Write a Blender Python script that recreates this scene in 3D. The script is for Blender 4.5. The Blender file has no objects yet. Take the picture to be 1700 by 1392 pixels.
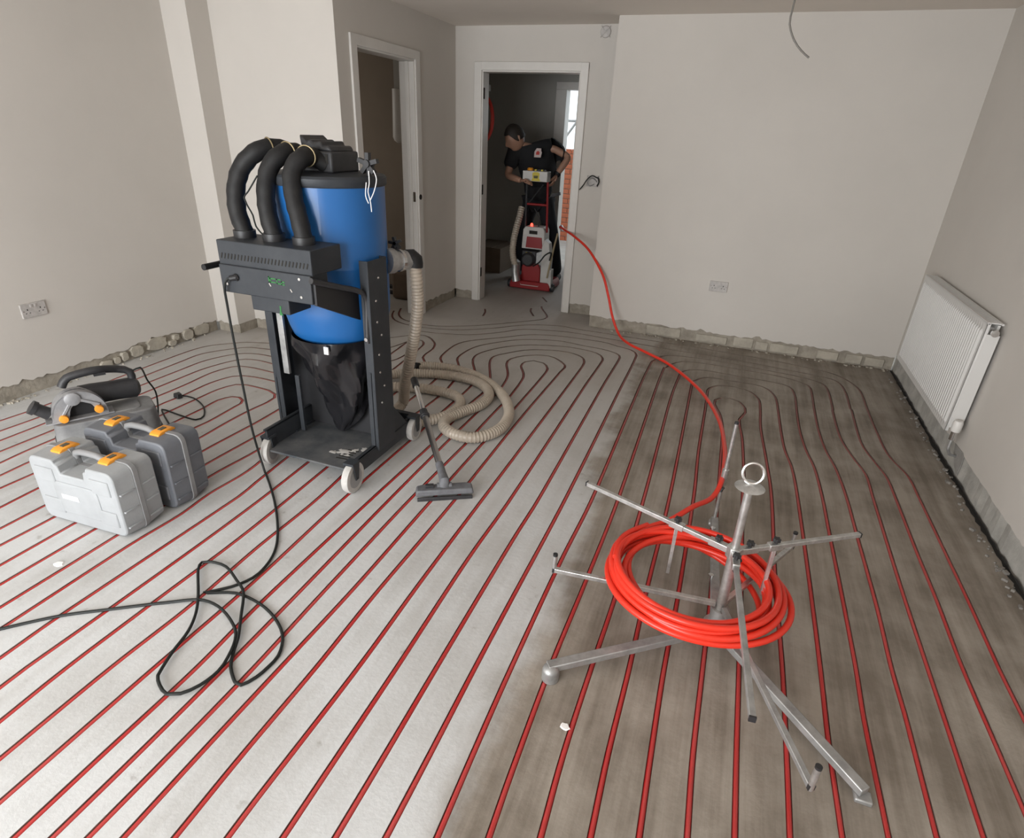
import bpy, bmesh, math, random
from mathutils import Vector, Matrix, Quaternion
from mathutils.geometry import delaunay_2d_cdt
random.seed(7)
S = bpy.context.scene
COL = S.collection
PI = math.pi

# ------------------------------------------------------------------ camera
F, YAW, PIT, ROL, H = 975.167, 0.342176, 0.452882, -0.0462977, 1.577
_f = Vector((-math.sin(YAW)*math.cos(PIT), math.cos(YAW)*math.cos(PIT), -math.sin(PIT)))
_r = Vector((math.cos(YAW), math.sin(YAW), 0.0))
_d = _f.cross(_r)
_c, _s = math.cos(ROL), math.sin(ROL)
CR, CD = _c*_r + _s*_d, -_s*_r + _c*_d
EYE = Vector((0, 0, H))
cam_data = bpy.data.cameras.new('camera')
cam = bpy.data.objects.new('camera', cam_data)
COL.objects.link(cam)
cam_data.sensor_fit = 'HORIZONTAL'
cam_data.sensor_width = 36.0
cam_data.lens = F/1700*36
cam_data.clip_start = 0.05
mw = Matrix.Identity(4)
for i in range(3):
    mw[i][0], mw[i][1], mw[i][2], mw[i][3] = CR[i], -CD[i], -_f[i], EYE[i]
cam.matrix_world = mw
S.camera = cam

# ------------------------------------------------------------------ light
S.view_settings.view_transform = 'Standard'
S.view_settings.look = 'None'
S.view_settings.gamma = 1.0
S.view_settings.use_curve_mapping = False
S.view_settings.exposure = 0.0
world = bpy.data.worlds.new('overcast_sky')
S.world = world
world.use_nodes = True
bg = world.node_tree.nodes['Background']
bg.inputs[0].default_value = (0.86, 0.95, 1.0, 1)
bg.inputs[1].default_value = 1.6


def area_light(name, loc, aim, sx, sy, power, col):
    l = bpy.data.lights.new(name, 'AREA')
    l.shape = 'RECTANGLE'
    l.size, l.size_y, l.energy, l.color = sx, sy, power, col
    o = bpy.data.objects.new(name, l)
    COL.objects.link(o)
    o.location = loc
    o.rotation_euler = (Vector(aim)-Vector(loc)).to_track_quat('-Z', 'Y').to_euler()
    return o


# daylight through the patio doors behind the camera
area_light('patio_daylight', (-2.0, -2.32, 1.08), (-2.0, 5, 1.02), 3.2, 2.1, 228, (0.97, 0.985, 1.0))
# added fill lamp that brightens the utility room; no window stands there
area_light('utility_fill', (-5.05, 4.6, 1.5), (-3.3, 5.2, 1.0), 0.7, 0.9, 7.0, (1.0, 0.95, 0.88))


# ------------------------------------------------------------------ pixel <-> place helpers
def ray(x, y):
    return CR*((x-850)/F) + CD*((y-696)/F) + _f


def fl(x, y, z=0.0):
    d = ray(x, y)
    return EYE + d*((z-H)/d.z)


def aY(x, y, Y):
    d = ray(x, y)
    return EYE + d*(Y/d.y)


def aX(x, y, X):
    d = ray(x, y)
    return EYE + d*(X/d.x)


# ------------------------------------------------------------------ materials
def mat(name, col, rough=0.6, metal=0.0, noise=0.0, nscale=20, bump=0.0, bscale=80, spec=0.5, col2=None, trans=0.0, emit=None, estr=0, coat=0.0, coords='Object'):
    m = bpy.data.materials.new(name)
    m.use_nodes = True
    nt = m.node_tree
    b = nt.nodes['Principled BSDF']
    b.inputs['Base Color'].default_value = (*col, 1)
    b.inputs['Roughness'].default_value = rough
    b.inputs['Metallic'].default_value = metal
    b.inputs['Specular IOR Level'].default_value = spec
    if trans:
        b.inputs['Transmission Weight'].default_value = trans
    if coat:
        b.inputs['Coat Weight'].default_value = coat
    if emit:
        b.inputs['Emission Color'].default_value = (*emit, 1)
        b.inputs['Emission Strength'].default_value = estr
    tc = None
    if noise or bump:
        tc = nt.nodes.new('ShaderNodeTexCoord')
    if noise:
        n = nt.nodes.new('ShaderNodeTexNoise')
        n.inputs['Scale'].default_value = nscale
        n.inputs['Detail'].default_value = 6
        n.inputs['Roughness'].default_value = 0.65
        nt.links.new(tc.outputs[coords], n.inputs['Vector'])
        r = nt.nodes.new('ShaderNodeValToRGB')
        r.color_ramp.elements[0].position = 0.35
        r.color_ramp.elements[1].position = 0.68
        c2 = col2 or tuple(c*(1-noise) for c in col)
        r.color_ramp.elements[0].color = (*col, 1)
        r.color_ramp.elements[1].color = (*c2, 1)
        nt.links.new(n.outputs['Fac'], r.inputs[0])
        nt.links.new(r.outputs[0], b.inputs['Base Color'])
    if bump:
        n2 = nt.nodes.new('ShaderNodeTexNoise')
        n2.inputs['Scale'].default_value = bscale
        n2.inputs['Detail'].default_value = 5
        nt.links.new(tc.outputs[coords], n2.inputs['Vector'])
        bp = nt.nodes.new('ShaderNodeBump')
        bp.inputs['Strength'].default_value = bump
        bp.inputs['Distance'].default_value = 0.004
        nt.links.new(n2.outputs['Fac'], bp.inputs['Height'])
        nt.links.new(bp.outputs[0], b.inputs['Normal'])
    return m


M = {}
M['plaster'] = mat('wall_plaster', (0.61, 0.575, 0.532), 0.85, noise=0.05, nscale=1.3, bump=0.04, bscale=60, spec=0.2)
M['ceiling'] = mat('ceiling_paint', (0.76, 0.70, 0.635), 0.9, noise=0.05, nscale=1.5, spec=0.1)
M['bare'] = mat('bare_masonry', (0.40, 0.36, 0.30), 0.95, noise=0.35, nscale=14, bump=0.8, bscale=45, spec=0.1)
M['brick_dusty'] = mat('dusty_brick', (0.47, 0.43, 0.36), 0.95, noise=0.3, nscale=9, bump=0.7, bscale=50, spec=0.1)
M['gloss_white'] = mat('white_gloss_paint', (0.665, 0.638, 0.60), 0.4, noise=0.08, nscale=4)
M['white_enamel'] = mat('white_enamel', (0.66, 0.65, 0.63), 0.35)
M['white_plastic'] = mat('white_plastic', (0.70, 0.68, 0.65), 0.4)
M['film_plastic'] = mat('film_covered_plastic', (0.52, 0.49, 0.465), 0.5, noise=0.25, nscale=40)
M['dark_gap'] = mat('dark_gap', (0.025, 0.023, 0.02), 0.95)
M['pipe_dusty'] = mat('dusty_red_pipe', (0.46, 0.016, 0.016), 0.38, noise=0.4, nscale=6, col2=(0.50, 0.085, 0.08), spec=0.45, coords='Generated')
M['pipe_red'] = mat('fresh_red_pipe', (0.74, 0.036, 0.017), 0.32, spec=0.5)
M['galv'] = mat('galvanised_steel', (0.72, 0.72, 0.71), 0.36, 0.85, noise=0.35, nscale=30)
M['galv_dull'] = mat('dull_galvanised_steel', (0.48, 0.48, 0.475), 0.5, 0.7, noise=0.35, nscale=18)
M['chrome'] = mat('chrome', (0.72, 0.72, 0.72), 0.16, 1.0)
M['black_rubber'] = mat('black_rubber', (0.010, 0.010, 0.011), 0.55, noise=0.3, nscale=20, col2=(0.018, 0.018, 0.018), spec=0.3)
M['black_cable'] = mat('black_cable', (0.014, 0.016, 0.015), 0.5, spec=0.3)
M['black_plastic'] = mat('black_plastic', (0.022, 0.022, 0.024), 0.45)
M['frame_grey'] = mat('charcoal_powder_coat', (0.026, 0.030, 0.036), 0.5, noise=0.5, nscale=7, col2=(0.040, 0.044, 0.050), spec=0.35)
M['frame_dusty'] = mat('dusty_charcoal_steel', (0.045, 0.052, 0.06), 0.6, noise=0.6, nscale=6, col2=(0.13, 0.13, 0.13))
M['blue'] = mat('blue_drum_paint', (0.014, 0.112, 0.335), 0.38, spec=0.4, coat=0.15)
M['bag'] = mat('black_bag_film', (0.012, 0.012, 0.014), 0.22, spec=0.7)
M['white_tie'] = mat('white_tie', (0.75, 0.75, 0.75), 0.5)
M['tyre'] = mat('pale_grey_tyre', (0.56, 0.545, 0.52), 0.6, noise=0.2, nscale=30)
M['hub'] = mat('grey_wheel_hub', (0.30, 0.30, 0.30), 0.5)
M['hose'] = mat('beige_translucent_hose', (0.47, 0.405, 0.33), 0.38, noise=0.2, nscale=14)
M['clear'] = mat('clear_plastic', (0.62, 0.60, 0.57), 0.15, trans=0.6)
M['case_light'] = mat('light_grey_case_plastic', (0.36, 0.375, 0.385), 0.55, noise=0.14, nscale=7, bump=0.1, bscale=150)
M['case_mid'] = mat('mid_grey_case_plastic', (0.27, 0.272, 0.275), 0.55, noise=0.2, nscale=6, bump=0.1, bscale=150)
M['case_dark'] = mat('blue_grey_case_plastic', (0.165, 0.175, 0.195), 0.5, noise=0.2, nscale=8)
M['case_dusty'] = mat('dusty_grey_case', (0.16, 0.16, 0.165), 0.75, noise=0.6, nscale=5, col2=(0.30, 0.30, 0.29))
M['orange'] = mat('orange_plastic', (0.85, 0.34, 0.035), 0.45)
M['alu'] = mat('cast_aluminium', (0.36, 0.36, 0.37), 0.5, 0.35, noise=0.25, nscale=22)
M['dark_grey'] = mat('dark_grey_plastic', (0.034, 0.034, 0.037), 0.5, noise=0.4, nscale=14)
M['nozzle'] = mat('grey_dusty_plastic', (0.15, 0.155, 0.165), 0.6, noise=0.4, nscale=18, col2=(0.09, 0.09, 0.1))
M['skin'] = mat('skin', (0.42, 0.235, 0.16), 0.5, noise=0.12, nscale=20)
M['hair'] = mat('dark_hair', (0.022, 0.016, 0.012), 0.6, bump=0.6, bscale=220)
M['cloth_black'] = mat('black_cotton', (0.012, 0.012, 0.014), 0.9, noise=0.3, nscale=10)
M['cloth_navy'] = mat('black_work_trousers', (0.012, 0.013, 0.017), 0.9, noise=0.3, nscale=10)
M['badge'] = mat('pale_badge_print', (0.62, 0.52, 0.50), 0.8)
M['badge_red'] = mat('red_badge_print', (0.50, 0.06, 0.05), 0.8)
M['mach_white'] = mat('white_machine_paint', (0.62, 0.60, 0.57), 0.4, noise=0.15, nscale=9)
M['mach_red'] = mat('red_machine_paint', (0.28, 0.011, 0.013), 0.35)
M['yellow'] = mat('yellow_label', (0.62, 0.50, 0.04), 0.5)
M['led_red'] = mat('red_led', (0.8, 0.02, 0.02), 0.4, emit=(1, 0.05, 0.03), estr=5)
M['green_print'] = mat('green_print', (0.015, 0.15, 0.03), 0.5)
M['brass'] = mat('brass', (0.42, 0.34, 0.20), 0.45, 0.8)
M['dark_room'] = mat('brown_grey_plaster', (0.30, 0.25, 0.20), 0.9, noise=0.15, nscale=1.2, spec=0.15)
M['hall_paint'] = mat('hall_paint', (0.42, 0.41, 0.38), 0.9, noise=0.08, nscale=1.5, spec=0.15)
M['carton'] = mat('brown_carton', (0.17, 0.125, 0.09), 0.9, noise=0.2, nscale=6)
M['brick_red'] = mat('outdoor_red_brick', (0.58, 0.17, 0.085), 0.9, noise=0.35, nscale=4, bump=0.4)
M['mortar'] = mat('outdoor_mortar', (0.45, 0.36, 0.29), 0.95)
M['paving'] = mat('outdoor_paving', (0.40, 0.38, 0.35), 0.95, noise=0.2, nscale=4)
M['chalk'] = mat('white_plaster_spill', (0.85, 0.84, 0.82), 0.9)
M['debris'] = mat('grey_debris', (0.28, 0.26, 0.235), 0.95, noise=0.4, nscale=30)
M['glass'] = mat('window_glass', (0.95, 0.97, 0.97), 0.02, trans=1.0)


# ------------------------------------------------------------------ mesh builder
class MB:
    def __init__(s):
        s.v, s.f = [], []

    def add(s, vs, fs):
        n = len(s.v)
        s.v += [Vector(p) for p in vs]
        s.f += [tuple(i+n for i in q) for q in fs]
        return s

    def box(s, c, d, q=None):
        c = Vector(c)
        hx, hy, hz = d[0]/2, d[1]/2, d[2]/2
        vs = [Vector((x, y, z)) for x in (-hx, hx) for y in (-hy, hy) for z in (-hz, hz)]
        if q is not None:
            vs = [q @ p for p in vs]
        return s.add([c+p for p in vs], [(0, 1, 3, 2), (4, 6, 7, 5), (0, 4, 5, 1), (2, 3, 7, 6), (0, 2, 6, 4), (1, 5, 7, 3)])

    def b2(s, a, b):
        a, b = Vector(a), Vector(b)
        return s.box((a+b)/2, [abs(b[i]-a[i]) for i in range(3)])

    def bar(s, a, b, w, h, up=(0, 0, 1)):
        a, b = Vector(a), Vector(b)
        t = (b-a).normalized()
        u = Vector(up)
        sd = t.cross(u)
        if sd.length < 1e-4:
            sd = t.cross(Vector((1, 0, 0)))
        sd.normalize()
        u = sd.cross(t).normalized()
        vs = []
        for p in (a, b):
            for i, j in ((-1, -1), (1, -1), (1, 1), (-1, 1)):
                vs.append(p + sd*(w/2*i) + u*(h/2*j))
        return s.add(vs, [(0, 1, 5, 4), (1, 2, 6, 5), (2, 3, 7, 6), (3, 0, 4, 7), (3, 2, 1, 0), (4, 5, 6, 7)])

    def tube(s, path, r, n=10, caps=True, closed=False):
        P = [Vector(p) for p in path]
        m = len(P)
        rr = r if hasattr(r, '__len__') else [r]*m
        T = []
        for i in range(m):
            if closed:
                t = P[(i+1) % m]-P[i-1]
            else:
                t = P[min(i+1, m-1)]-P[max(i-1, 0)]
            T.append(t.normalized() if t.length > 1e-9 else Vector((0, 0, 1)))
        u = Vector((0, 0, 1))
        if abs(T[0].dot(u)) > 0.95:
            u = Vector((1, 0, 0))
        u = (u - T[0]*u.dot(T[0])).normalized()
        vs, fs = [], []
        for i in range(m):
            u = u - T[i]*u.dot(T[i])
            if u.length < 1e-6:
                u = T[i].orthogonal()
            u.normalize()
            w = T[i].cross(u)
            for k in range(n):
                a = 2*PI*k/n
                vs.append(P[i] + (u*math.cos(a)+w*math.sin(a))*rr[i])
        segs = m if closed else m-1
        for i in range(segs):
            j = (i+1) % m
            for k in range(n):
                l = (k+1) % n
                fs.append((i*n+k, i*n+l, j*n+l, j*n+k))
        if caps and not closed:
            fs.append(tuple(range(n-1, -1, -1)))
            fs.append(tuple((m-1)*n+k for k in range(n)))
        return s.add(vs, fs)

    def cyl(s, a, b, r, n=16, r2=None):
        return s.tube([a, b], [r, r if r2 is None else r2], n)

    def lathe(s, prof, o=(0, 0, 0), axis=(0, 0, 1), n=24):
        o, ax = Vector(o), Vector(axis).normalized()
        u = ax.orthogonal().normalized()
        w = ax.cross(u)
        vs, fs = [], []
        for r, z in prof:
            for k in range(n):
                a = 2*PI*k/n
                vs.append(o + ax*z + (u*math.cos(a)+w*math.sin(a))*r)
        for i in range(len(prof)-1):
            for k in range(n):
                l = (k+1) % n
                fs.append((i*n+k, i*n+l, (i+1)*n+l, (i+1)*n+k))
        fs.append(tuple(range(n-1, -1, -1)))
        fs.append(tuple((len(prof)-1)*n+k for k in range(n)))
        return s.add(vs, fs)

    def prism(s, poly, o, ex, ey, en, depth, taper=1.0):
        o, ex, ey, en = Vector(o), Vector(ex), Vector(ey), Vector(en)
        n = len(poly)
        cx = sum(p[0] for p in poly)/n
        cy = sum(p[1] for p in poly)/n
        vs = [o + ex*x + ey*y for x, y in poly]
        vs += [o + ex*(cx+(x-cx)*taper) + ey*(cy+(y-cy)*taper) + en*depth for x, y in poly]
        fs = [(i, (i+1) % n, n+(i+1) % n, n+i) for i in range(n)]
        fs += [tuple(range(n-1, -1, -1)), tuple(range(n, 2*n))]
        return s.add(vs, fs)

    def ball(s, c, r, n=12, m=8, sc=(1, 1, 1)):
        c = Vector(c)
        vs = [c+Vector((0, 0, r*sc[2]))]
        for i in range(1, m):
            t = PI*i/m
            for k in range(n):
                a = 2*PI*k/n
                vs.append(c+Vector((r*math.sin(t)*math.cos(a)*sc[0], r*math.sin(t)*math.sin(a)*sc[1], r*math.cos(t)*sc[2])))
        vs.append(c-Vector((0, 0, r*sc[2])))
        fs = [(0, 1+k, 1+(k+1) % n) for k in range(n)]
        for i in range(m-2):
            for k in range(n):
                a, b = 1+i*n+k, 1+i*n+(k+1) % n
                fs.append((a, a+n, b+n, b))
        e = len(vs)-1
        fs += [(e, 1+(m-2)*n+(k+1) % n, 1+(m-2)*n+k) for k in range(n)]
        return s.add(vs, fs)


def obj(name, mb, m, parent=None, bevel=0.0, smooth=True, seg=2):
    me = bpy.data.meshes.new(name)
    org = Vector((0, 0, 0))
    if parent is not None:
        org = WORLD(parent)
    me.from_pydata([p-org for p in mb.v], [], mb.f)
    bm = bmesh.new()
    bm.from_mesh(me)
    bmesh.ops.recalc_face_normals(bm, faces=bm.faces)
    bm.to_mesh(me)
    bm.free()
    me.materials.append(M[m] if isinstance(m, str) else m)
    if smooth:
        me.polygons.foreach_set('use_smooth', [True]*len(me.polygons))
        me.set_sharp_from_angle(angle=math.radians(38))
    o = bpy.data.objects.new(name, me)
    COL.objects.link(o)
    if parent is not None:
        o.parent = parent
    if bevel:
        b = o.modifiers.new('bevel', 'BEVEL')
        b.width, b.segments, b.limit_method, b.angle_limit = bevel, seg, 'ANGLE', math.radians(40)
        b.harden_normals = False
    return o


def WORLD(o):
    p = Vector((0, 0, 0))
    while o is not None:
        p += o.location
        o = o.parent
    return p


def tag(o, label=None, cat=None, group=None, kind=None):
    if label:
        o['label'] = label
    if cat:
        o['category'] = cat
    if group:
        o['group'] = group
    if kind:
        o['kind'] = kind
    return o


def thing(name, label, cat, loc, group=None):
    o = bpy.data.objects.new(name, None)
    COL.objects.link(o)
    o.location = loc
    o.empty_display_size = 0.1
    return tag(o, label, cat, group)


def struct(name, mb, m, parent=None, **k):
    o = obj(name, mb, m, parent, **k)
    if parent is None:
        o['kind'] = 'structure'
    return o


def spline(pts, step=0.03, closed=False):
    """centripetal-ish Catmull-Rom through the points, resampled"""
    P = [Vector(p) for p in pts]
    n = len(P)
    out = []
    rng = n if closed else n-1
    for i in range(rng):
        p1, p2 = P[i], P[(i+1) % n]
        p0 = P[i-1] if (closed or i > 0) else p1*2-p2
        p3 = P[(i+2) % n] if (closed or i+2 < n) else p2*2-p1
        d = (p2-p1).length
        k = max(1, int(d/step))
        m1 = (p2-p0)*0.5
        m2 = (p3-p1)*0.5
        for m in (m1, m2):
            if m.length > d*1.2:
                m *= d*1.2/m.length
        for j in range(k):
            t = j/k
            a, b, c, e = 2*t**3-3*t*t+1, t**3-2*t*t+t, -2*t**3+3*t*t, t**3-t*t
            out.append(p1*a + m1*b + p2*c + m2*e)
    if not closed:
        out.append(P[-1])
    return out


# ================================================================== FLOOR HEATING PIPE LAYOUT (world positions from the plan)
def run(px, a_ext=0.0, b_ext=0.0):
    w = [fl(x, y) for x, y in px]
    if a_ext:
        w.insert(0, w[0] + (w[0]-w[1]).normalized()*a_ext)
    if b_ext:
        w.append(w[-1] + (w[-1]-w[-2]).normalized()*b_ext)
    return [p for p in spline(w, 0.045) if p.y > -2.3 and -5.1 < p.x < 1.3]


def T4(x0, y0, pts):
    return [(x0+x/4, y0+y/4) for x, y in pts]


def Z5(pts):
    return [(660+x/5, 470+y/5) for x, y in pts]


def Z6(pts):
    return [(980+x/3.4, 530+y/3.4) for x, y in pts]


def Z7(pts):
    return [(300+x/8.19, 530+y/8.19) for x, y in pts]


# lower ends of the numbered runs, from the frame's edge inwards
low = {
    -14: [(0, 699), (70, 675)], -13: [(0, 716), (75, 689)], -12: [(0, 732), (54, 711)], -11: [(0, 750), (62, 725)],
    -10: [(0, 769), (59, 742)], -9: [(0, 790), (60, 762)], -8: [(0, 811), (70, 780)], -7: [(0, 843), (37, 824), (77, 804)],
    -6: [(0, 878), (87, 833)], -5: [(0, 906), (97, 855)], -4: [(0, 939), (124, 869)], -3: [(0, 971), (154, 881)],
    -2: [(0, 1009), (185, 895)], -1: [(0, 1045), (217, 904), (300, 854)], 0: [(0, 1093), (105, 1019), (397, 824)],
    1: [(0, 1142), (45, 1108), (185, 1009), (425, 835)], 2: [(0, 1198), (112, 1108), (250, 1004), (425, 872)],
    3: [(0, 1260), (185, 1108), (318, 1004), (425, 911), (532, 824)], 4: [(0, 1332), (94, 1250), (257, 1108), (425, 963), (575, 824)],
    5: [(22, 1392), (174, 1250), (327, 1108), (435, 999), (622, 824)], 6: [(85, 1392), (231, 1250), (372, 1110), (460, 1021), (652, 824)],
    7: [(145, 1392), (285, 1250), (422, 1108), (550, 969), (684, 826)], 8: [(204, 1392), (334, 1250), (466, 1108), (595, 969), (712, 836)],
    9: [(289, 1392), (405, 1250), (525, 1108), (625, 984), (752, 834)], 10: [(377, 1392), (425, 1328), (595, 1108), (700, 964), (805, 824)],
    11: [(469, 1392), (564, 1250), (659, 1108), (775, 931), (848, 828)], 12: [(556, 1392), (641, 1250), (725, 1108), (850, 899), (897, 824)],
    13: [(640, 1392), (715, 1250), (789, 1108), (850, 994), (941, 824)], 14: [(725, 1392), (786, 1250), (848, 1110), (930, 934), (985, 824)],
    15: [(811, 1392), (850, 1280), (918, 1097), (975, 959), (1028, 824)], 16: [(897, 1392), (936, 1250), (982, 1108), (1023, 986), (1070, 824)],
    17: [(980, 1392), (1010, 1250), (1045, 1108), (1075, 974), (1112, 824)], 18: [(1061, 1392), (1081, 1250), (1103, 1108), (1125, 994), (1152, 824)],
    19: [(1141, 1392), (1151, 1250), (1167, 1108), (1180, 990), (1192, 824)], 20: [(1220, 1392), (1223, 1250), (1227, 1108), (1231, 960), (1233, 824)],
    21: [(1312, 1392), (1307, 1268), (1299, 1108), (1287, 960), (1281, 824)], 22: [(1399, 1392), (1376, 1233), (1362, 1108), (1345, 974), (1324, 824)],
    23: [(1476, 1392), (1435, 1195), (1421, 1108), (1400, 999), (1378, 890), (1365, 824)], 24: [(1556, 1392), (1505, 1195), (1480, 1108), (1455, 1004), (1424, 893), (1405, 824)],
    25: [(1634, 1392), (1590, 1258), (1540, 1108), (1507, 1009), (1482, 931), (1449, 824)], 26: [(1700, 1345), (1665, 1263), (1598, 1108), (1555, 996), (1520, 911), (1486, 824)],
    27: [(1700, 1193), (1658, 1108), (1607, 996), (1575, 929), (1525, 824)],
}
# middle of each nested hairpin: from the first run's far end round to the second run's far end
mid = {}
mid[(-7, -6)] = [(80, 1320), (300, 1215), (500, 1105), (700, 1055), (800, 1065), (842, 1105), (815, 1150), (740, 1190), (380, 1392)]
mid[(-7, -6)] = Z7(mid[(-7, -6)]) + [(320, 712), (250, 750)]
mid[(-8, -5)] = Z7([(0, 1185), (210, 1090), (500, 960), (750, 890), (900, 895), (1200, 970), (1280, 1020), (1275, 1070), (1180, 1130), (920, 1250), (650, 1392)]) + [(332, 727)]
mid[(-9, -4)] = Z7([(-200, 1130), (50, 1030), (400, 870), (700, 780), (850, 770), (1100, 805), (1480, 900)]) + [(504, 646), (515, 655), (510, 663), (485, 668), (425, 702), (335, 750)]
mid[(-10, -3)] = Z7([(0, 920), (420, 730), (700, 650), (800, 640), (1000, 665), (1480, 780)]) + [(540, 639), (556, 650), (548, 661), (520, 672), (425, 725), (342, 771)]
mid[(-11, -2)] = Z7([(0, 800), (350, 665), (780, 555), (1050, 560), (1450, 660)]) + [(560, 627), (590, 641), (590, 652), (560, 668), (425, 749), (347, 792)]
mid[(-12, -1)] = Z7([(0, 690), (350, 560), (760, 475), (1050, 475), (1430, 540)]) + [(560, 602), (640, 601), (672, 590), (684, 577), (678, 568), (660, 580), (654, 584), (610, 618), (560, 650), (425, 772), (347, 820)]
mid[(-13, 0)] = Z7([(0, 580), (300, 470), (740, 400), (950, 385), (1420, 435)]) + [(560, 589), (640, 579), (690, 563), (701, 566), (703, 572), (696, 579), (680, 592), (640, 624), (590, 668), (425, 801)]
mid[(-14, 1)] = Z7([(0, 475), (350, 370), (700, 330), (900, 315), (1400, 335)]) + [(560, 572), (640, 562), (695, 556), (712, 560), (719, 566), (722, 572), (718, 580), (708, 587), (702, 594), (706, 603), (700, 618), (680, 634), (600, 697)]
mid[(2, 13)] = [(660, 680), (712, 640), (730, 622), (735, 605)] + Z5([(355, 630), (380, 590), (480, 515), (600, 480), (900, 450), (1100, 430), (1330, 440), (1700, 490)]) + T4(850, 540, [(700, 140), (790, 165), (826, 200), (700, 460)])
mid[(3, 12)] = [(640, 722), (700, 680), (738, 650), (758, 625), (762, 608)] + Z5([(495, 640), (520, 600), (650, 530), (850, 490), (1050, 470), (1330, 480)]) + T4(850, 540, [(480, 138), (600, 160), (690, 187), (716, 215), (600, 410)])
mid[(4, 11)] = [(687, 726), (725, 692), (752, 668), (778, 645), (790, 628), (788, 614)] + Z5([(625, 660), (640, 610), (720, 570), (900, 530), (1100, 515), (1350, 525), (1500, 545)]) + T4(850, 540, [(560, 185), (602, 220), (585, 260), (480, 410)])
mid[(5, 10)] = [(710, 744), (734, 720), (772, 678), (802, 652), (812, 640), (814, 628)] + Z5([(765, 660), (800, 610), (900, 585), (1100, 555), (1350, 565), (1500, 600), (1550, 650), (1500, 740)])
mid[(6, 9)] = [(746, 730), (792, 685), (820, 657), (832, 644)] + Z5([(915, 770), (905, 670), (940, 630), (1050, 605), (1200, 600), (1300, 620), (1390, 685), (1350, 740), (1010, 1136)])
mid[(7, 8)] = [(775, 735), (795, 712), (830, 675), (845, 660)] + Z5([(1045, 780), (1025, 690), (1060, 655), (1130, 645), (1210, 665), (1245, 710), (1200, 780), (955, 1060)]) + [(807, 730)]
mid[(14, 25)] = T4(850, 540, [(860, 380), (930, 240)]) + Z6([(355, 236), (395, 215), (450, 205), (600, 220), (800, 250), (1000, 290), (1200, 330), (1310, 365), (1345, 410), (1370, 510)]) + T4(1275, 540, [(430, 570), (480, 740), (560, 870), (650, 990)])
mid[(15, 24)] = T4(850, 540, [(960, 410), (1012, 280)]) + Z6([(428, 275), (460, 255), (520, 240), (640, 250), (850, 285), (1050, 320), (1200, 360), (1243, 390), (1265, 510)]) + T4(1275, 540, [(335, 690), (380, 820), (450, 950)])
mid[(16, 23)] = T4(850, 540, [(1050, 500), (1105, 350)]) + Z6([(515, 302), (560, 287), (650, 290), (850, 325), (1000, 350), (1120, 380), (1155, 430), (1165, 510)]) + T4(1275, 540, [(210, 690), (250, 820), (310, 950)])
mid[(17, 22)] = T4(850, 540, [(1170, 520), (1200, 370)]) + Z6([(590, 348), (620, 335), (680, 330), (800, 350), (930, 370), (1000, 395), (1045, 440), (1060, 510)]) + T4(1275, 540, [(85, 690), (110, 820), (160, 950)])
mid[(18, 21)] = T4(850, 540, [(1240, 830), (1285, 550), (1300, 430)]) + Z6([(672, 390), (720, 375), (820, 383), (900, 408), (950, 450), (960, 510)]) + T4(850, 540, [(1652, 680), (1690, 900)])
mid[(19, 20)] = T4(850, 540, [(1385, 900), (1398, 700), (1385, 600), (1345, 520), (1350, 495), (1390, 482), (1450, 487), (1510, 508), (1548, 550), (1550, 580), (1510, 625), (1512, 660), (1530, 760), (1540, 1000)])
runs = {}
ordl = lambda k, rev=False: list(reversed(low[k])) if rev else list(low[k])
for (a, b), m in mid.items():
    runs[(a, b)] = run(ordl(a) + m + ordl(b, True), 1.7, 1.7)
runs['out26'] = run([(684, 548), (706, 551)] + Z5([(330, 417), (600, 430), (850, 410), (1050, 385), (1330, 400), (1500, 420), (1700, 455)]) +
                    Z6([(300, 145), (500, 180), (700, 210), (900, 245), (1100, 285), (1280, 320), (1390, 350), (1440, 410), (1470, 510)]) +
                    T4(1275, 540, [(555, 560), (620, 780), (720, 920), (790, 1010)]) + ordl(26, True), 0, 1.7)
runs['out27'] = run([(654, 516), (651, 524), (656, 532), (675, 539)] + Z5([(210, 370), (500, 390), (800, 375), (1050, 350), (1330, 355), (1500, 385), (1700, 415)]) +
                    Z6([(300, 115), (600, 160), (800, 195), (980, 225), (1180, 265), (1340, 300), (1440, 340), (1520, 400), (1565, 510)]) +
                    T4(1275, 540, [(720, 700), (800, 860), (930, 1000)]) + ordl(27, True), 0, 1.7)
runs['hall'] = run([(666, 512), (662, 521), (667, 529), (680, 534), (702, 539)] + Z5([(400, 360), (700, 350), (1100, 315), (1220, 298), (1240, 275), (1200, 215), (1195, 195)]))
runs['bit_a'] = run(Z5([(725, 215), (728, 240), (708, 275)]))
runs['bit_b'] = run(Z5([(1110, 210), (1105, 235), (1128, 275)]))
runs['bit_c'] = run(Z5([(1203, 120), (1238, 158)]))

GW, GD, PR = 0.0092, 0.020, 0.0088      # groove half width, depth, pipe radius
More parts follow.
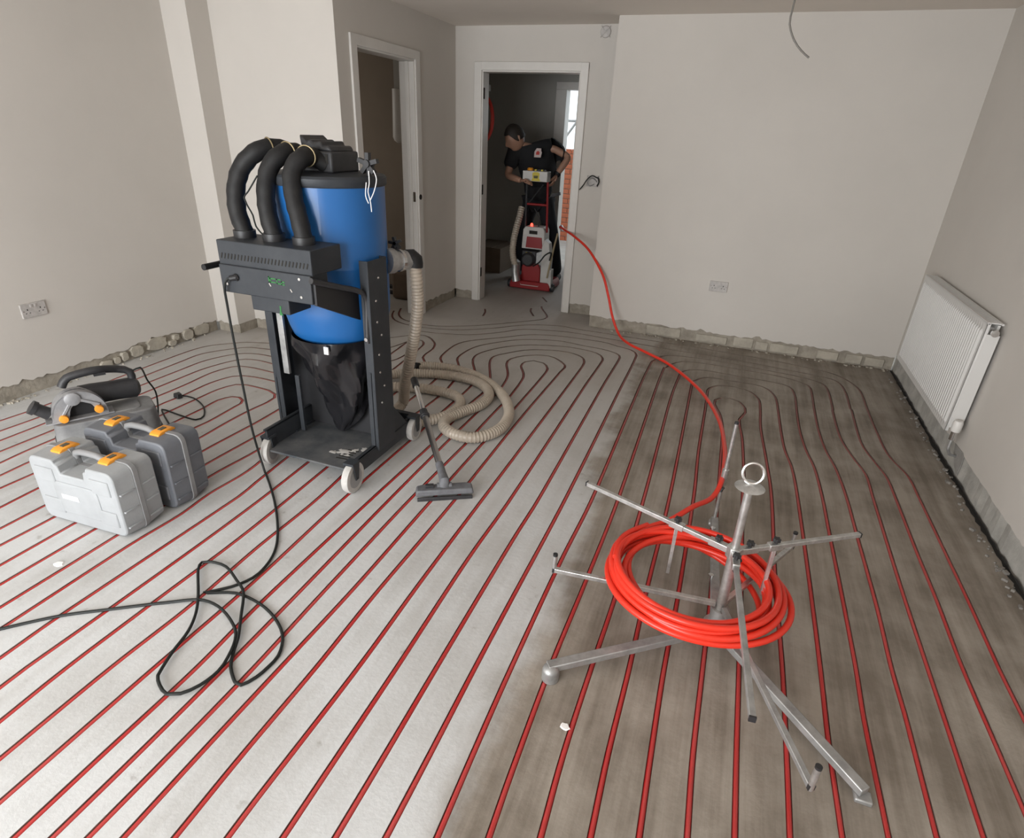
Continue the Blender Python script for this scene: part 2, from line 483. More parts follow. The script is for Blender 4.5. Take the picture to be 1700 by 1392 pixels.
# floor slab with every groove cut out of it
FX0, FX1, FY0, FY1 = -6.0, 1.72, -2.5, 8.2
cv, ce, cf = [Vector((FX0, FY0)), Vector((FX1, FY0)), Vector((FX1, FY1)), Vector((FX0, FY1))], [(0, 1), (1, 2), (2, 3), (3, 0)], []
grooves = MB()
for key, pth in runs.items():
    n = len(pth)
    L, R = [], []
    for i in range(n):
        t = pth[min(i+1, n-1)]-pth[max(i-1, 0)]
        t.z = 0
        t.normalize()
        nn = Vector((-t.y, t.x, 0))
        L.append(pth[i]+nn*GW)
        R.append(pth[i]-nn*GW)
    b = len(cv)
    for p, q in zip(L, R):
        cv += [Vector((p.x, p.y)), Vector((q.x, q.y))]
    for i in range(n-1):
        for tri in ([b+2*i, b+2*i+1, b+2*i+3], [b+2*i, b+2*i+3, b+2*i+2]):
            pa, pb, pc = (cv[j] for j in tri)
            ar = (pb.x-pa.x)*(pc.y-pa.y)-(pb.y-pa.y)*(pc.x-pa.x)
            if abs(ar) > 1e-9:
                cf.append(tri if ar > 0 else tri[::-1])
    dn = Vector((0, 0, -GD))
    vs = []
    for p, q in zip(L, R):
        vs += [p.copy(), p+dn, q+dn, q.copy()]
    fs = []
    for i in range(n-1):
        o = 4*i
        fs += [(o, o+1, o+5, o+4), (o+1, o+2, o+6, o+5), (o+2, o+3, o+7, o+6)]
    fs += [(0, 1, 2, 3), (4*n-1, 4*n-2, 4*n-3, 4*n-4)]
    grooves.add(vs, fs)
ov, oe, of, _, _, orig = delaunay_2d_cdt(cv, ce, cf, 0, 1e-6)
floor = MB()
keep = [f for f, og in zip(of, orig) if not og]
floor.add([(v.x, v.y, 0) for v in ov], keep)


def floor_material():
    m = bpy.data.materials.new('dusty_screed')
    m.use_nodes = True
    nt = m.node_tree
    N, Lk = nt.nodes, nt.links.new
    b = N['Principled BSDF']
    b.inputs['Roughness'].default_value = 0.6
    b.inputs['Specular IOR Level'].default_value = 0.32
    geo = N.new('ShaderNodeNewGeometry')
    sep = N.new('ShaderNodeSeparateXYZ')
    Lk(geo.outputs['Position'], sep.inputs[0])

    def math_(op, a, bb=None, clampit=False):
        n = N.new('ShaderNodeMath')
        n.operation = op
        n.use_clamp = clampit
        for i, v in enumerate((a, bb)):
            if v is None:
                continue
            if isinstance(v, (int, float)):
                n.inputs[i].default_value = v
            else:
                Lk(v, n.inputs[i])
        return n.outputs[0]

    def noise(scale, detail=5, mapscale=(1, 1, 1), rough=0.6):
        mp = N.new('ShaderNodeMapping')
        mp.inputs['Scale'].default_value = mapscale
        Lk(geo.outputs['Position'], mp.inputs[0])
        n = N.new('ShaderNodeTexNoise')
        n.inputs['Scale'].default_value = scale
        n.inputs['Detail'].default_value = detail
        n.inputs['Roughness'].default_value = rough
        Lk(mp.outputs[0], n.inputs['Vector'])
        return n.outputs['Fac']

    def mix(fac, a, bb):
        n = N.new('ShaderNodeMix')
        n.data_type = 'RGBA'
        Lk(fac, n.inputs['Factor'])
        for k, v in ((6, a), (7, bb)):
            if isinstance(v, tuple):
                n.inputs[k].default_value = (*v, 1)
            else:
                Lk(v, n.inputs[k])
        return n.outputs[2]

    # swept edge of the dust: x position as a function of y (float curve through the plan)
    edge = [fl(x, y) for x, y in ((715, 1392), (790, 1225), (836, 1130), (872, 1055), (928, 960), (968, 822), (1003, 730), (1040, 655), (1066, 597))]
    mr = N.new('ShaderNodeMapRange')
    mr.inputs['From Min'].default_value = 0.0
    mr.inputs['From Max'].default_value = 5.0
    Lk(sep.outputs['Y'], mr.inputs['Value'])
    fc = N.new('ShaderNodeFloatCurve')
    cu = fc.mapping.curves[0]
    pts = [(0.0, (edge[0].x+1)/2)] + [(p.y/5.0, (p.x+1)/2) for p in edge] + [(1.0, (edge[-1].x+1)/2)]
    while len(cu.points) < len(pts):
        cu.points.new(0.5, 0.5)
    for cp, p in zip(cu.points, pts):
        cp.location = p
    fc.mapping.update()
    Lk(mr.outputs[0], fc.inputs['Value'])
    xb = math_('SUBTRACT', math_('MULTIPLY', fc.outputs[0], 2.0), 1.0)
    wob = math_('MULTIPLY', math_('SUBTRACT', noise(3, 7), 0.5), math_('ADD', math_('MULTIPLY', sep.outputs['Y'], 0.10), 0.16))
    dist = math_('ADD', math_('SUBTRACT', sep.outputs['X'], xb), wob)
    swept = N.new('ShaderNodeMapRange')
    swept.interpolation_type = 'SMOOTHSTEP'
    swept.inputs['From Min'].default_value = -0.05
    swept.inputs['From Max'].default_value = 0.10
    Lk(dist, swept.inputs['Value'])
    # light falloff towards the back of the room, painted in as darker taupe
    back = N.new('ShaderNodeMapRange')
    back.interpolation_type = 'SMOOTHSTEP'
    back.inputs['From Min'].default_value = 1.2
    back.inputs['From Max'].default_value = 4.6
    back.inputs['To Max'].default_value = 0.62
    Lk(math_('ADD', sep.outputs['Y'], math_('MULTIPLY', math_('SUBTRACT', noise(1.3, 4), 0.5), 1.2)), back.inputs['Value'])
    brown_l, brown_d = (0.335, 0.297, 0.253), (0.172, 0.144, 0.115)
    streak = noise(1.0, 6, (15.0, 0.9, 1), 0.65)
    blotch = noise(3.2, 7)
    rs = N.new('ShaderNodeMapRange')
    rs.inputs['From Min'].default_value = 0.41
    rs.inputs['From Max'].default_value = 0.60
    Lk(math_('ADD', math_('MULTIPLY', streak, 0.5), math_('MULTIPLY', blotch, 0.5)), rs.inputs['Value'])
    brown = mix(rs.outputs[0], brown_l, brown_d)
    rd = N.new('ShaderNodeMapRange')
    rd.inputs['From Min'].default_value = 0.44
    rd.inputs['From Max'].default_value = 0.70
    rd.inputs['To Max'].default_value = 0.9
    Lk(math_('ADD', math_('MULTIPLY', noise(2.0, 8), 0.65), math_('MULTIPLY', streak, 0.35)), rd.inputs['Value'])
    dust = mix(rd.outputs[0], (0.57, 0.58, 0.582), (0.385, 0.375, 0.355))
    taupe = mix(blotch, (0.405, 0.352, 0.30), (0.315, 0.27, 0.225))
    base = mix(back.outputs[0], dust, taupe)
    col = mix(swept.outputs[0], base, brown)
    # fine speckle
    sp = N.new('ShaderNodeMapRange')
    sp.inputs['From Min'].default_value = 0.66
    sp.inputs['From Max'].default_value = 0.74
    sp.inputs['To Max'].default_value = 0.35
    Lk(noise(16, 3), sp.inputs['Value'])
    col = mix(sp.outputs[0], col, (0.20, 0.175, 0.15))
    Lk(col, b.inputs['Base Color'])
    bp = N.new('ShaderNodeBump')
    bp.inputs['Strength'].default_value = 0.25
    bp.inputs['Distance'].default_value = 0.004
    Lk(noise(45, 5), bp.inputs['Height'])
    Lk(bp.outputs[0], b.inputs['Normal'])
    return m


M['floor'] = floor_material()
M['groove'] = mat('cut_groove', (0.26, 0.215, 0.175), 0.95, noise=0.4, nscale=12)
fo = obj('floor', floor, 'floor', smooth=False)
tag(fo, kind='structure')
go = obj('pipe_groove', grooves, 'groove', fo, smooth=False)
tag(go, kind='stuff')

# pipe colour turns dark brown towards the back of the room
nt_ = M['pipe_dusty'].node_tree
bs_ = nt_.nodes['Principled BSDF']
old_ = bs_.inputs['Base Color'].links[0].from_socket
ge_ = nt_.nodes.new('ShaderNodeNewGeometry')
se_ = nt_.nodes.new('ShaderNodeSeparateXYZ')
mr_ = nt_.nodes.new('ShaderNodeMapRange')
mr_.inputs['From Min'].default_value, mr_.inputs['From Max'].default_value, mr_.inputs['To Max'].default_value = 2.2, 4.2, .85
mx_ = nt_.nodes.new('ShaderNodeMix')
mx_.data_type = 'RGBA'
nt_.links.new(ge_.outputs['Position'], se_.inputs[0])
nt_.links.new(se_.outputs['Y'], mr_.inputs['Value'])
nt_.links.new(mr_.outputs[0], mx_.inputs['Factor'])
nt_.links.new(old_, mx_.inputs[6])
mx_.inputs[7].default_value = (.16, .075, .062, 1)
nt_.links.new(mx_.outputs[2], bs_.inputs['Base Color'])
ov_ = MB().b2((FX0, FY0, -.16), (FX1, FY1, -.022))
obj('slab_base', ov_, 'groove', fo, smooth=False)

# the pipes themselves
names = ['innermost', 'second', 'third', 'fourth', 'fifth', 'sixth', 'seventh', 'eighth']


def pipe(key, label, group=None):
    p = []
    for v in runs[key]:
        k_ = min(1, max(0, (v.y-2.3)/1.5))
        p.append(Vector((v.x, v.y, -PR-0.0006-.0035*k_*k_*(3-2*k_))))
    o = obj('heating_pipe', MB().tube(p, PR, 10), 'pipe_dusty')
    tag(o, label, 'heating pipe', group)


for i, k in enumerate([(-7, -6), (-8, -5), (-9, -4), (-10, -3), (-11, -2), (-12, -1), (-13, 0), (-14, 1)]):
    pipe(k, f'{names[i]} red floor pipe hairpin of the left spiral beside the grey tool cases' if i == 0 else f'{names[i]} red floor pipe hairpin counted outward from the middle of the left spiral', 'red floor heating pipes of the left spiral')
for i, k in enumerate([(7, 8), (6, 9), (5, 10), (4, 11), (3, 12), (2, 13)]):
    pipe(k, 'innermost red floor pipe hairpin of the middle spiral beside the beige hose' if i == 0 else f'{names[i]} red floor pipe hairpin counted outward from the middle of the centre spiral', 'red floor heating pipes of the middle spiral')
for i, k in enumerate([(19, 20), (18, 21), (17, 22), (16, 23), (15, 24), (14, 25)]):
    pipe(k, 'innermost red floor pipe hairpin of the right spiral behind the coil stand' if i == 0 else f'{names[i]} red floor pipe hairpin counted outward from the middle of the right spiral', 'red floor heating pipes of the right spiral')
pipe('out26', 'red floor pipe second from the radiator wall, curving along the back wall', 'red floor heating pipes of the right spiral')
pipe('out27', 'red floor pipe nearest the radiator wall, running along it and the back wall', 'red floor heating pipes of the right spiral')
pipe('hall', 'red floor pipe from the side doorway bending into the hall doorway')
pipe('bit_a', 'short dusty red pipe end in the floor at left of the hall doorway')
pipe('bit_b', 'short dusty red pipe piece in the floor, left of the doorway bend')
pipe('bit_c', 'tiny dusty red pipe piece in the floor in front of the red machine')

# ================================================================== ROOM SHELL
CH = 2.4
XL, XR, XD = -3.9, 1.335, -2.67      # left wall, right wall, side-door wall
YE, YF, YB, YR = 3.77, 5.55, 5.19, -2.4


def slab(mb, a, b, n, z0, z1, th, jag=0.0, step=0.028):
    """wall slab from a to b (front face on that line, body behind along -n); ragged lower edge when jag"""
    a, b, n = Vector((*a, 0)), Vector((*b, 0)), Vector((*n, 0))
    L = (b-a).length
    k = max(1, int(L/step)) if jag else 1
    zs, zz = [], 0
    for i in range(k+1):
        zz = 0.45*zz + random.uniform(-1, 1)*jag
        zs.append(z0+zz + (jag*1.2 if random.random() < .12 else 0))
    vs, fs = [], []
    for i in range(k+1):
        p = a+(b-a)*(i/k)
        vs += [p+Vector((0, 0, zs[i])), p+Vector((0, 0, z1)), p-n*th+Vector((0, 0, z1)), p-n*th+Vector((0, 0, zs[i]))]
    for i in range(k):
        o = 4*i
        fs += [(o, o+1, o+5, o+4), (o+1, o+2, o+6, o+5), (o+2, o+3, o+7, o+6), (o+3, o, o+4, o+7)]
    fs += [(0, 1, 2, 3), (4*k+3, 4*k+2, 4*k+1, 4*k)]
    mb.add(vs, fs)


def strip(wall, a, b, n, h=0.17, rec=0.012, m='bare', dep=.08):
    q = MB()
    a3, b3, n3 = Vector((*a, 0)), Vector((*b, 0)), Vector((*n, 0))
    vs = []
    k = max(2, int((b3-a3).length/0.06))
    for i in range(k+1):
        p = a3+(b3-a3)*(i/k)
        r = rec+random.uniform(-.004, .004)
        vs += [p-n3*r+Vector((0, 0, -.005)), p-n3*(r+random.uniform(-.003, .003))+Vector((0, 0, h)), p-n3*dep+Vector((0, 0, h)), p-n3*dep+Vector((0, 0, -.005))]
    fs = []
    for i in range(k):
        o = 4*i
        fs += [(o, o+1, o+5, o+4), (o+1, o+2, o+6, o+5), (o+2, o+3, o+7, o+6)]
    fs += [(0, 1, 2, 3), (4*k+3, 4*k+2, 4*k+1, 4*k)]
    q.add(vs, fs)
    return obj('bare_strip', q, m, wall, smooth=False)


w = MB()
slab(w, (XL, YR), (XL, 3.58), (1, 0), .095, CH, .12, .012)
wall_left = struct('wall_left', w, 'plaster')
strip(wall_left, (XL, YR), (XL, 3.58), (1, 0))
# broken bricks and stones showing where the skirting came off
for px, w_, h_, pr in (((262, 578), .17, .10, .012), ((291, 560), .06, .05, .02), ((312, 560), .10, .085, .022), ((336, 556), .17, .09, .010), ((230, 592), .11, .085, .012), ((208, 598), .05, .07, .016), ((196, 604), .05, .05, .012), ((284, 570), .07, .045, .03), ((178, 606), .09, .05, .01)):
    c = aX(px[0], px[1], XL)
    q = MB()
    n = 12
    poly = []
    for i in range(n):
        a = 2*PI*i/n
        e = 1/max(abs(math.cos(a)), abs(math.sin(a)))
        e = 1+(e-1)*.95
        poly.append((math.cos(a)*w_/2*e*random.uniform(.84, 1.04), math.sin(a)*h_/2*e*random.uniform(.86, 1.04)))
    zc = max(c.z, h_/2*1.1+.004)
    q.prism(poly, (XL-.03, c.y, zc), (0, 1, 0), (0, 0, 1), (1, 0, 0), .03+pr*.8, .93)
    obj('brick', q, 'brick_dusty', wall_left, bevel=.002, smooth=False)

w = MB()
PX1 = -3.68
slab(w, (XL-.05, 3.58), (PX1, 3.58), (0, -1), .07, CH, .25, .008)
pier = struct('wall_pier', w, 'plaster')
strip(pier, (XL, 3.58), (PX1-.004, 3.58), (0, -1), dep=.24)
w = MB()
slab(w, (PX1-.05, YE), (XD, YE), (0, -1), .09, CH, .12, .01)
wall_end = struct('wall_end', w, 'plaster')
strip(wall_end, (PX1, YE), (XD-.004, YE), (0, -1), dep=.12)
# side-door wall
D1a, D1b, DH = 4.00, 4.775, 2.055
w = MB()
slab(w, (XD, YE+.12), (XD, D1a-.03), (1, 0), 0, CH, .12)
slab(w, (XD, D1a-.03), (XD, D1b+.03), (1, 0), DH+.03, CH, .12)
slab(w, (XD, D1b+.03), (XD, YF+.1), (1, 0), .09, CH, .12, .01)
wall_sd = struct('wall_side_door', w, 'plaster')
strip(wall_sd, (XD, D1b+.06), (XD, YF), (1, 0), .15)
# far wall with the hall door
D2a, D2b = -2.395, -1.515
w = MB()
slab(w, (XD-.1, YF), (D2a-.03, YF), (0, -1), .09, CH, .12, .008)
slab(w, (D2a-.03, YF), (D2b+.03, YF), (0, -1), DH+.03, CH, .12)
slab(w, (D2b+.03, YF), (-1.0, YF), (0, -1), .10, CH, .12, .006)
wall_far = struct('wall_far', w, 'plaster')
strip(wall_far, (XD, YF), (D2a-.03, YF), (0, -1), .15)
strip(wall_far, (D2b+.03, YF), (-1.1, YF), (0, -1), .15)
XC = -1.145
w = MB()
slab(w, (XC, YB), (XR, YB), (0, -1), .105, CH, YF-YB+.09, .010)
wall_back = struct('wall_back', w, 'plaster')
strip(wall_back, (XC+.004, YB), (XR, YB), (0, -1), .17, dep=.4)
for px, w_ in (((1232, 576), .16), ((1262, 583), .10), ((1300, 585), .22), ((1372, 596), .16), ((1415, 603), .12), ((1450, 606), .14), ((1180, 566), .26), ((1100, 555), .30)):
    c = aY(px[0], px[1], YB)
    q = MB().b2((c.x-w_/2, YB-.002, .012), (c.x+w_/2, YB+.05, random.uniform(.075, .10)))
    obj('brick', q, 'brick_dusty', wall_back, bevel=.006)
w = MB()
slab(w, (XR, YB+.1), (XR, YR), (-1, 0), .135, CH, .12, .0025)
wall_right = struct('wall_right', w, 'plaster')
M['strip_pale'] = mat('pale_scraped_strip', (0.46, 0.445, 0.41), 0.9, noise=0.3, nscale=9, bump=0.5, bscale=40)
strip(wall_right, (XR, YB), (XR, YR), (-1, 0), .2, .006, 'strip_pale')
# rear wall (behind the camera) with the patio-door opening
w = MB()
slab(w, (XL-.1, YR), (-3.62, YR), (0, 1), 0, CH, .12)
slab(w, (-.38, YR), (XR+.1, YR), (0, 1), 0, CH, .12)
slab(w, (-3.62, YR), (-.38, YR), (0, 1), 2.22, CH, .12)
struct('wall_rear', w, 'plaster')
w = MB().b2((XL-1.6, YR-.1, CH), (XR+.2, 8.0, CH+.1))
struct('ceiling', w, 'ceiling')
# dark expansion gap along the radiator wall
w = MB()
vs, fs = [], []
k = 130
for i in range(k+1):
    y = YB - (YB-.2)*i/k
    wd = .008+.010*abs(math.sin(i*1.7))*random.random() + (.014 if 2.2 < y < 3.9 else 0)*random.random()
    vs += [(XR+.002, y, .0015), (XR-wd, y, .0018), (XR-.0055, y, .012+.012*random.random())]
for i in range(k):
    o = 3*i
    fs += [(o, o+1, o+4, o+3), (o, o+3, o+5, o+2)]
w.add(vs, fs)
g = obj('edge_gap', w, 'dark_gap', wall_right, smooth=False)
q = MB()
for i in range(95):
    y = random.uniform(1.4, 5.0)
    s_ = random.uniform(.005, .016)
    q.box((XR-random.uniform(.015, .06), y, s_*.4), (s_, s_*random.uniform(.7, 1.8), s_*.8), Quaternion((0, 0, 1), random.uniform(0, 3)))
tag(obj('crumbs', q, 'debris', wall_right, smooth=False), kind='stuff')
q = MB()
for i in range(140):
    t = random.random()
    if t < .5:
        x, y = random.uniform(XC, XR), YB-random.uniform(.005, .05)
    else:
        x, y = XL+random.uniform(.0, .05), random.uniform(1.0, 3.5)
    s_ = random.uniform(.004, .014)
    q.box((x, y, s_*.4), (s_, s_*random.uniform(.7, 1.8), s_*.8), Quaternion((0, 0, 1), random.uniform(0, 3)))
tag(obj('plaster_crumbs', q, 'brick_dusty', smooth=False), 'loose plaster crumbs along the foot of the back and left walls', 'crumbs', kind='stuff')

# patch of missing plaster by the radiator
c = aX(1590, 766, XR-.001)
poly = [(-.11, .055), (.02, .062), (.05, .05), (.062, -.01), (.055, -.06), (-.02, -.035), (-.08, .01)]
q = MB().prism([(-x, y) for x, y in poly], (XR-.0005, c.y, c.z), (0, 1, 0), (0, 0, 1), (-1, 0, 0), .003)
obj('plaster_patch', q, mat('grey_filler', (0.33, 0.315, 0.295), 0.95, noise=0.2, nscale=20), wall_right)


# door linings and architraves
def door_frame(name, boxes):
    o = thing(name, None, None, boxes[0][1])
    o['kind'] = 'structure'
    for nm, a, b in boxes:
        obj(nm, MB().b2(a, b), 'gloss_white', o, bevel=.004)
    return o


d1 = door_frame('door_1', [
    ('jamb', (XD-.13, D1a-.03, 0), (XD+.004, D1a, DH)), ('jamb', (XD-.13, D1b, 0), (XD+.004, D1b+.03, DH)),
    ('head', (XD-.13, D1a-.03, DH), (XD+.004, D1b+.03, DH+.03)),
    ('architrave', (XD, D1a-.085, 0), (XD+.018, D1a-.012, DH+.075)), ('architrave', (XD, D1b+.012, 0), (XD+.018, D1b+.085, DH+.075)),
    ('architrave', (XD, D1a-.085, DH+.012), (XD+.017, D1b+.085, DH+.078)),
    ('door_stop', (XD-.075, D1b-.012, 0), (XD-.04, D1b, DH))])
q = MB().b2((XD-.05, D1b-.004, 1.0), (XD-.015, D1b+.002, 1.075))
c = aX(698, 327, XD+.01)
obj('strike_plate', MB().b2((XD-.032, D1b-.0025, c.z-.04), (XD-.008, D1b+.001, c.z+.04)), 'chrome', d1)
obj('latch_hole', MB().lathe([(.0001, 0), (.022, 0), (.022, .004), (.0001, .0045)], (XD+.018, D1b+.035, c.z), (1, 0, 0), 16), 'dark_gap', d1)
d2 = door_frame('door_2', [
    ('jamb', (D2a-.03, YF-.004, 0), (D2a, YF+.13, DH)), ('jamb', (D2b, YF-.004, 0), (D2b+.03, YF+.13, DH)),
    ('head', (D2a-.03, YF-.004, DH), (D2b+.03, YF+.13, DH+.03)),
    ('architrave', (D2a-.085, YF-.018, 0), (D2a-.012, YF, DH+.075)), ('architrave', (D2b+.012, YF-.018, 0), (D2b+.08, YF, DH+.075)),
    ('architrave', (D2a-.085, YF-.017, DH+.012), (D2b+.08, YF, DH+.078))])
for py in (155, 315, 452):
    c = aY(802, py, YF+.02)
    obj('hinge_recess', MB().b2((D2a-.001, YF+.005, c.z-.045), (D2a+.0015, YF+.035, c.z+.045)), 'dark_gap', d2)

# ---- utility room behind the side door
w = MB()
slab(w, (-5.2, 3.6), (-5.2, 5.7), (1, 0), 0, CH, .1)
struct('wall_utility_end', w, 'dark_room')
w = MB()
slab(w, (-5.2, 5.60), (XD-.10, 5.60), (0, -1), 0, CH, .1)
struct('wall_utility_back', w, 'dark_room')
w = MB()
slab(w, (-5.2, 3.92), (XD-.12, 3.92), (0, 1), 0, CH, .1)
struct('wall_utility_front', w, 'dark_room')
# light pier with a rounded duct in the utility room
c0, c1 = aY(657, 100, 5.45), aY(690, 160, 5.45)
q = MB().b2((c0.x, 5.40, c1.z), (XD-.12, 5.60, CH))
struct('trim_bulkhead', q, 'hall_paint')
a, b = aY(661, 158, 5.42), aY(662, 228, 5.42)
q = MB().tube([a+Vector((0, 0, .05)), a, b, b-Vector((0, 0, .03)), b-Vector((0, 0, .05))], [.055, .055, .055, .042, .012], 14)
tag(obj('boxed_duct', q, 'white_plastic'), 'pale rounded duct hanging below the bulkhead in the side room', 'duct')
t = thing('toolbag', 'dark tool bag on the side room floor beyond the blue drum', 'bag', aY(680, 470, 5.25)*1.0)
t.location.z = 0
c = t.location
obj('bag_body', MB().b2(c+Vector((-.16, -.1, .0)), c+Vector((.2, .12, .30))), 'carton', t, bevel=.04, seg=3)
obj('strap', MB().tube(spline([c+Vector((-.12, -.02, .29)), c+Vector((-.06, -.02, .42)), c+Vector((.1, -.02, .42)), c+Vector((.16, -.02, .29))], .03), .012, 8), 'black_plastic', t)
for i, (px, py, L) in enumerate(((657, 480, .22), (655, 489, .16))):
    c = fl(px, py)
    q = MB().bar(c+Vector((-L/2, 0, .02)), c+Vector((L/2, .02, .02)), .05, .035)
    o = obj('offcut', q, 'dark_grey', bevel=.006)
    tag(o, ('longer, farther' if i == 0 else 'shorter, nearer') + ' dark offcut on the floor just inside the side doorway', 'offcut', 'dark offcuts inside the side doorway')

# ---- hall behind the far door
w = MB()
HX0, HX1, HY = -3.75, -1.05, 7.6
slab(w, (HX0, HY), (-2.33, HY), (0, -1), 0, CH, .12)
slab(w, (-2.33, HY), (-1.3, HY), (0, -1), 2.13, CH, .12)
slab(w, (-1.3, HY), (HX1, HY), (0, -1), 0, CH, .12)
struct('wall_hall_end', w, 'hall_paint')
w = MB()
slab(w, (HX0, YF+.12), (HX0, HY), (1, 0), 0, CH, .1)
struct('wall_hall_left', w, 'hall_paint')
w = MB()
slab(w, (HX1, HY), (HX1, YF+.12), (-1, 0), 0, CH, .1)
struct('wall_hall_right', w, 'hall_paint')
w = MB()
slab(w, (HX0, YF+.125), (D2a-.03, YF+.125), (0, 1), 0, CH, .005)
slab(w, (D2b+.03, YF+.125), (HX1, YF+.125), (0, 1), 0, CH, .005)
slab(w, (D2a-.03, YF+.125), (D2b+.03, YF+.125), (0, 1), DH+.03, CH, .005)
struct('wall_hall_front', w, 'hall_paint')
d3 = door_frame('door_3', [
    ('jamb', (-2.335, HY-.03, 0), (-2.205, HY+.14, 2.06)), ('jamb', (-1.34, HY-.03, 0), (-1.30, HY+.14, 2.06)), ('head', (-2.335, HY-.03, 2.06), (-1.3, HY+.14, 2.14))])
# outdoors: paving, low brick wall, and a scaffold-like rail against the sky
struct('trim_paving', MB().b2((-6, HY+.15, -.12), (1, 16, -.03)), 'paving')
bw = MB().b2((-4.2, 10.0, -.05), (-.6, 10.2, 1.36))
wall_out = struct('wall_outdoor_brick', bw, 'mortar')
bmesh_brick = None
row = 0
z = -.03
while z < 1.34:
    x = -3.2 + (.113 if row % 2 else 0)
    while x < -1.9:
        cpos = Vector((x+.1075, 9.996, z+.0325))
        if bmesh_brick is None:
            o = obj('brick', MB().box((0, 0, 0), (.215, .03, .065)), 'brick_red', wall_out, smooth=False)
            bmesh_brick = o
            o.location = cpos
            o.parent = wall_out
        else:
            o = bmesh_brick.copy()
            COL.objects.link(o)
            o.location = cpos
            o.parent = wall_out
        x += .225
    z += .075
    row += 1
t = thing('scaffold', 'grey scaffold poles outdoors seen through the front door opening', 'scaffold', (-3.2, 12, -.03))
obj('standard', MB().cyl((-3.12, 12, -.03), (-3.12, 12, 3.2), .025, 10), 'galv_dull', t)
obj('standard', MB().cyl((-4.3, 12, -.03), (-4.3, 12, 3.2), .025, 10), 'galv_dull', t)
a, b = aY(933, 236, 12), aY(957, 203, 12)
obj('brace', MB().cyl(a+(a-b)*2.2, b+(b-a)*.5, .022, 10), 'galv_dull', t)
a, b = aY(933, 200, 12), aY(957, 200, 12)
obj('ledger', MB().cyl((-4.4, 12.03, a.z), (-2.4, 12.03, a.z), .022, 10), 'galv_dull', t)

# carton in the hall
a = aY(823, 462, 6.95)
q = MB().b2((a.x-.30, 6.85, 0.0), (a.x+.09, 7.4, .30))
t = thing('carton', 'dim brown carton on the hall floor left of the red machine', 'box', (a.x-.1, 7.1, 0))
obj('box_body', q, 'carton', t, bevel=.004)
obj('lid_flap', MB().b2((a.x-.31, 6.84, .30), (a.x-.02, 7.41, .306)), 'carton', t)
# coil of red pipe hanging on the hall's left side
cc = aY(817, 198, 6.5)
t = thing('hanging_pipe_coil', 'red pipe coil hanging beside the hall door, left of the person', 'pipe coil', (cc.x-.16, 6.55, cc.z-.3))
for j in range(5):
    pth = [(cc.x-.17+(.19-.008*j)*math.cos(a_), 6.5+.03*j-.06, cc.z+(.29-.01*j)*math.sin(a_)) for a_ in [2*PI*i/40 for i in range(40)]]
    obj('turn', MB().tube(pth, .012, 8, closed=True), 'pipe_red', t)
obj('hook', MB().tube([(cc.x-.17, 6.66, cc.z+.30), (cc.x-.17, 6.42, cc.z+.27), (cc.x-.17, 6.41, cc.z+.33)], .008, 8), 'galv', t)
obj('wall_batten', MB().b2((HX0, 6.62, cc.z+.27), (cc.x-.1, 6.68, cc.z+.33)), 'hall_paint', t)


# ================================================================== RADIATOR, SOCKETS, SMALL FIXTURES
XRA = 1.25
rt0, rt1, rb1 = 4.80, 3.52, .22
t = thing('radiator', 'white ribbed panel radiator mounted low on the right wall', 'radiator', (XRA, 4.16, .22))
zt = .82
# corrugated front panel
q = MB()
n = 38
prof = []
y = rt1+.03
pitch = (rt0-rt1-.06)/n
for i in range(n):
    y0 = rt1+.03+pitch*i
    prof += [(y0+pitch*.10, 0.0), (y0+pitch*.35, .011), (y0+pitch*.65, .011), (y0+pitch*.90, 0.0)]
prof = [(rt1, .004)] + prof + [(rt0, .004)]
vs, fs = [], []
zlev = [(rb1, .006), (rb1+.03, .004), (rb1+.045, None), (zt-.05, None), (zt-.035, .004), (zt, .006)]
for zz, dep in zlev:
    for yy, dd in prof:
        vs.append((XRA-(dd if dep is None else dep), yy, zz))
m_ = len(prof)
for i in range(len(zlev)-1):
    for k in range(m_-1):
        fs.append((i*m_+k, i*m_+k+1, (i+1)*m_+k+1, (i+1)*m_+k))
q.add(vs, fs)
q.b2((XRA, rt1, rb1), (XRA+.012, rt0, zt))
obj('front_panel', q, 'white_enamel', t)
obj('rear_panel', MB().b2((XRA+.052, rt1+.03, rb1+.01), (XRA+.064, rt0-.03, zt-.01)), 'white_enamel', t)
q = MB()
for i in range(46):
    yy = rt1+.06+(rt0-rt1-.12)*i/45
    q.b2((XRA+.012, yy, rb1+.04), (XRA+.052, yy+.0015, zt-.03))
tag(obj('fins', q, 'white_enamel', t, smooth=False), kind='stuff')
q = MB()
for i in range(60):
    yy = rt1+.01+(rt0-rt1-.02)*i/59
    q.b2((XRA+.004, yy, zt-.002), (XRA+.062, yy+.008, zt+.004))
q.b2((XRA-.004, rt1, zt-.004), (XRA+.008, rt0, zt+.005))
q.b2((XRA+.056, rt1, zt-.004), (XRA+.066, rt0, zt+.005))
obj('top_grille', q, 'white_enamel', t, smooth=False)
obj('side_cover', MB().b2((XRA+.004, rt1-.002, rb1+.02), (XRA+.068, rt1+.006, zt-.055)), 'white_enamel', t, bevel=.003)
obj('side_cover', MB().b2((XRA+.004, rt0-.006, rb1+.02), (XRA+.068, rt0+.002, zt-.02)), 'white_enamel', t, bevel=.003)
o = obj('air_vent', MB().cyl((XRA+.032, rt1-.03, zt-.04), (XRA+.032, rt1+.01, zt-.04), .013, 12).lathe([(.018, 0), (.018, .012), (.006, .014)], (XRA+.032, rt1-.022, zt-.04), (0, -1, 0), 12), 'chrome', t)
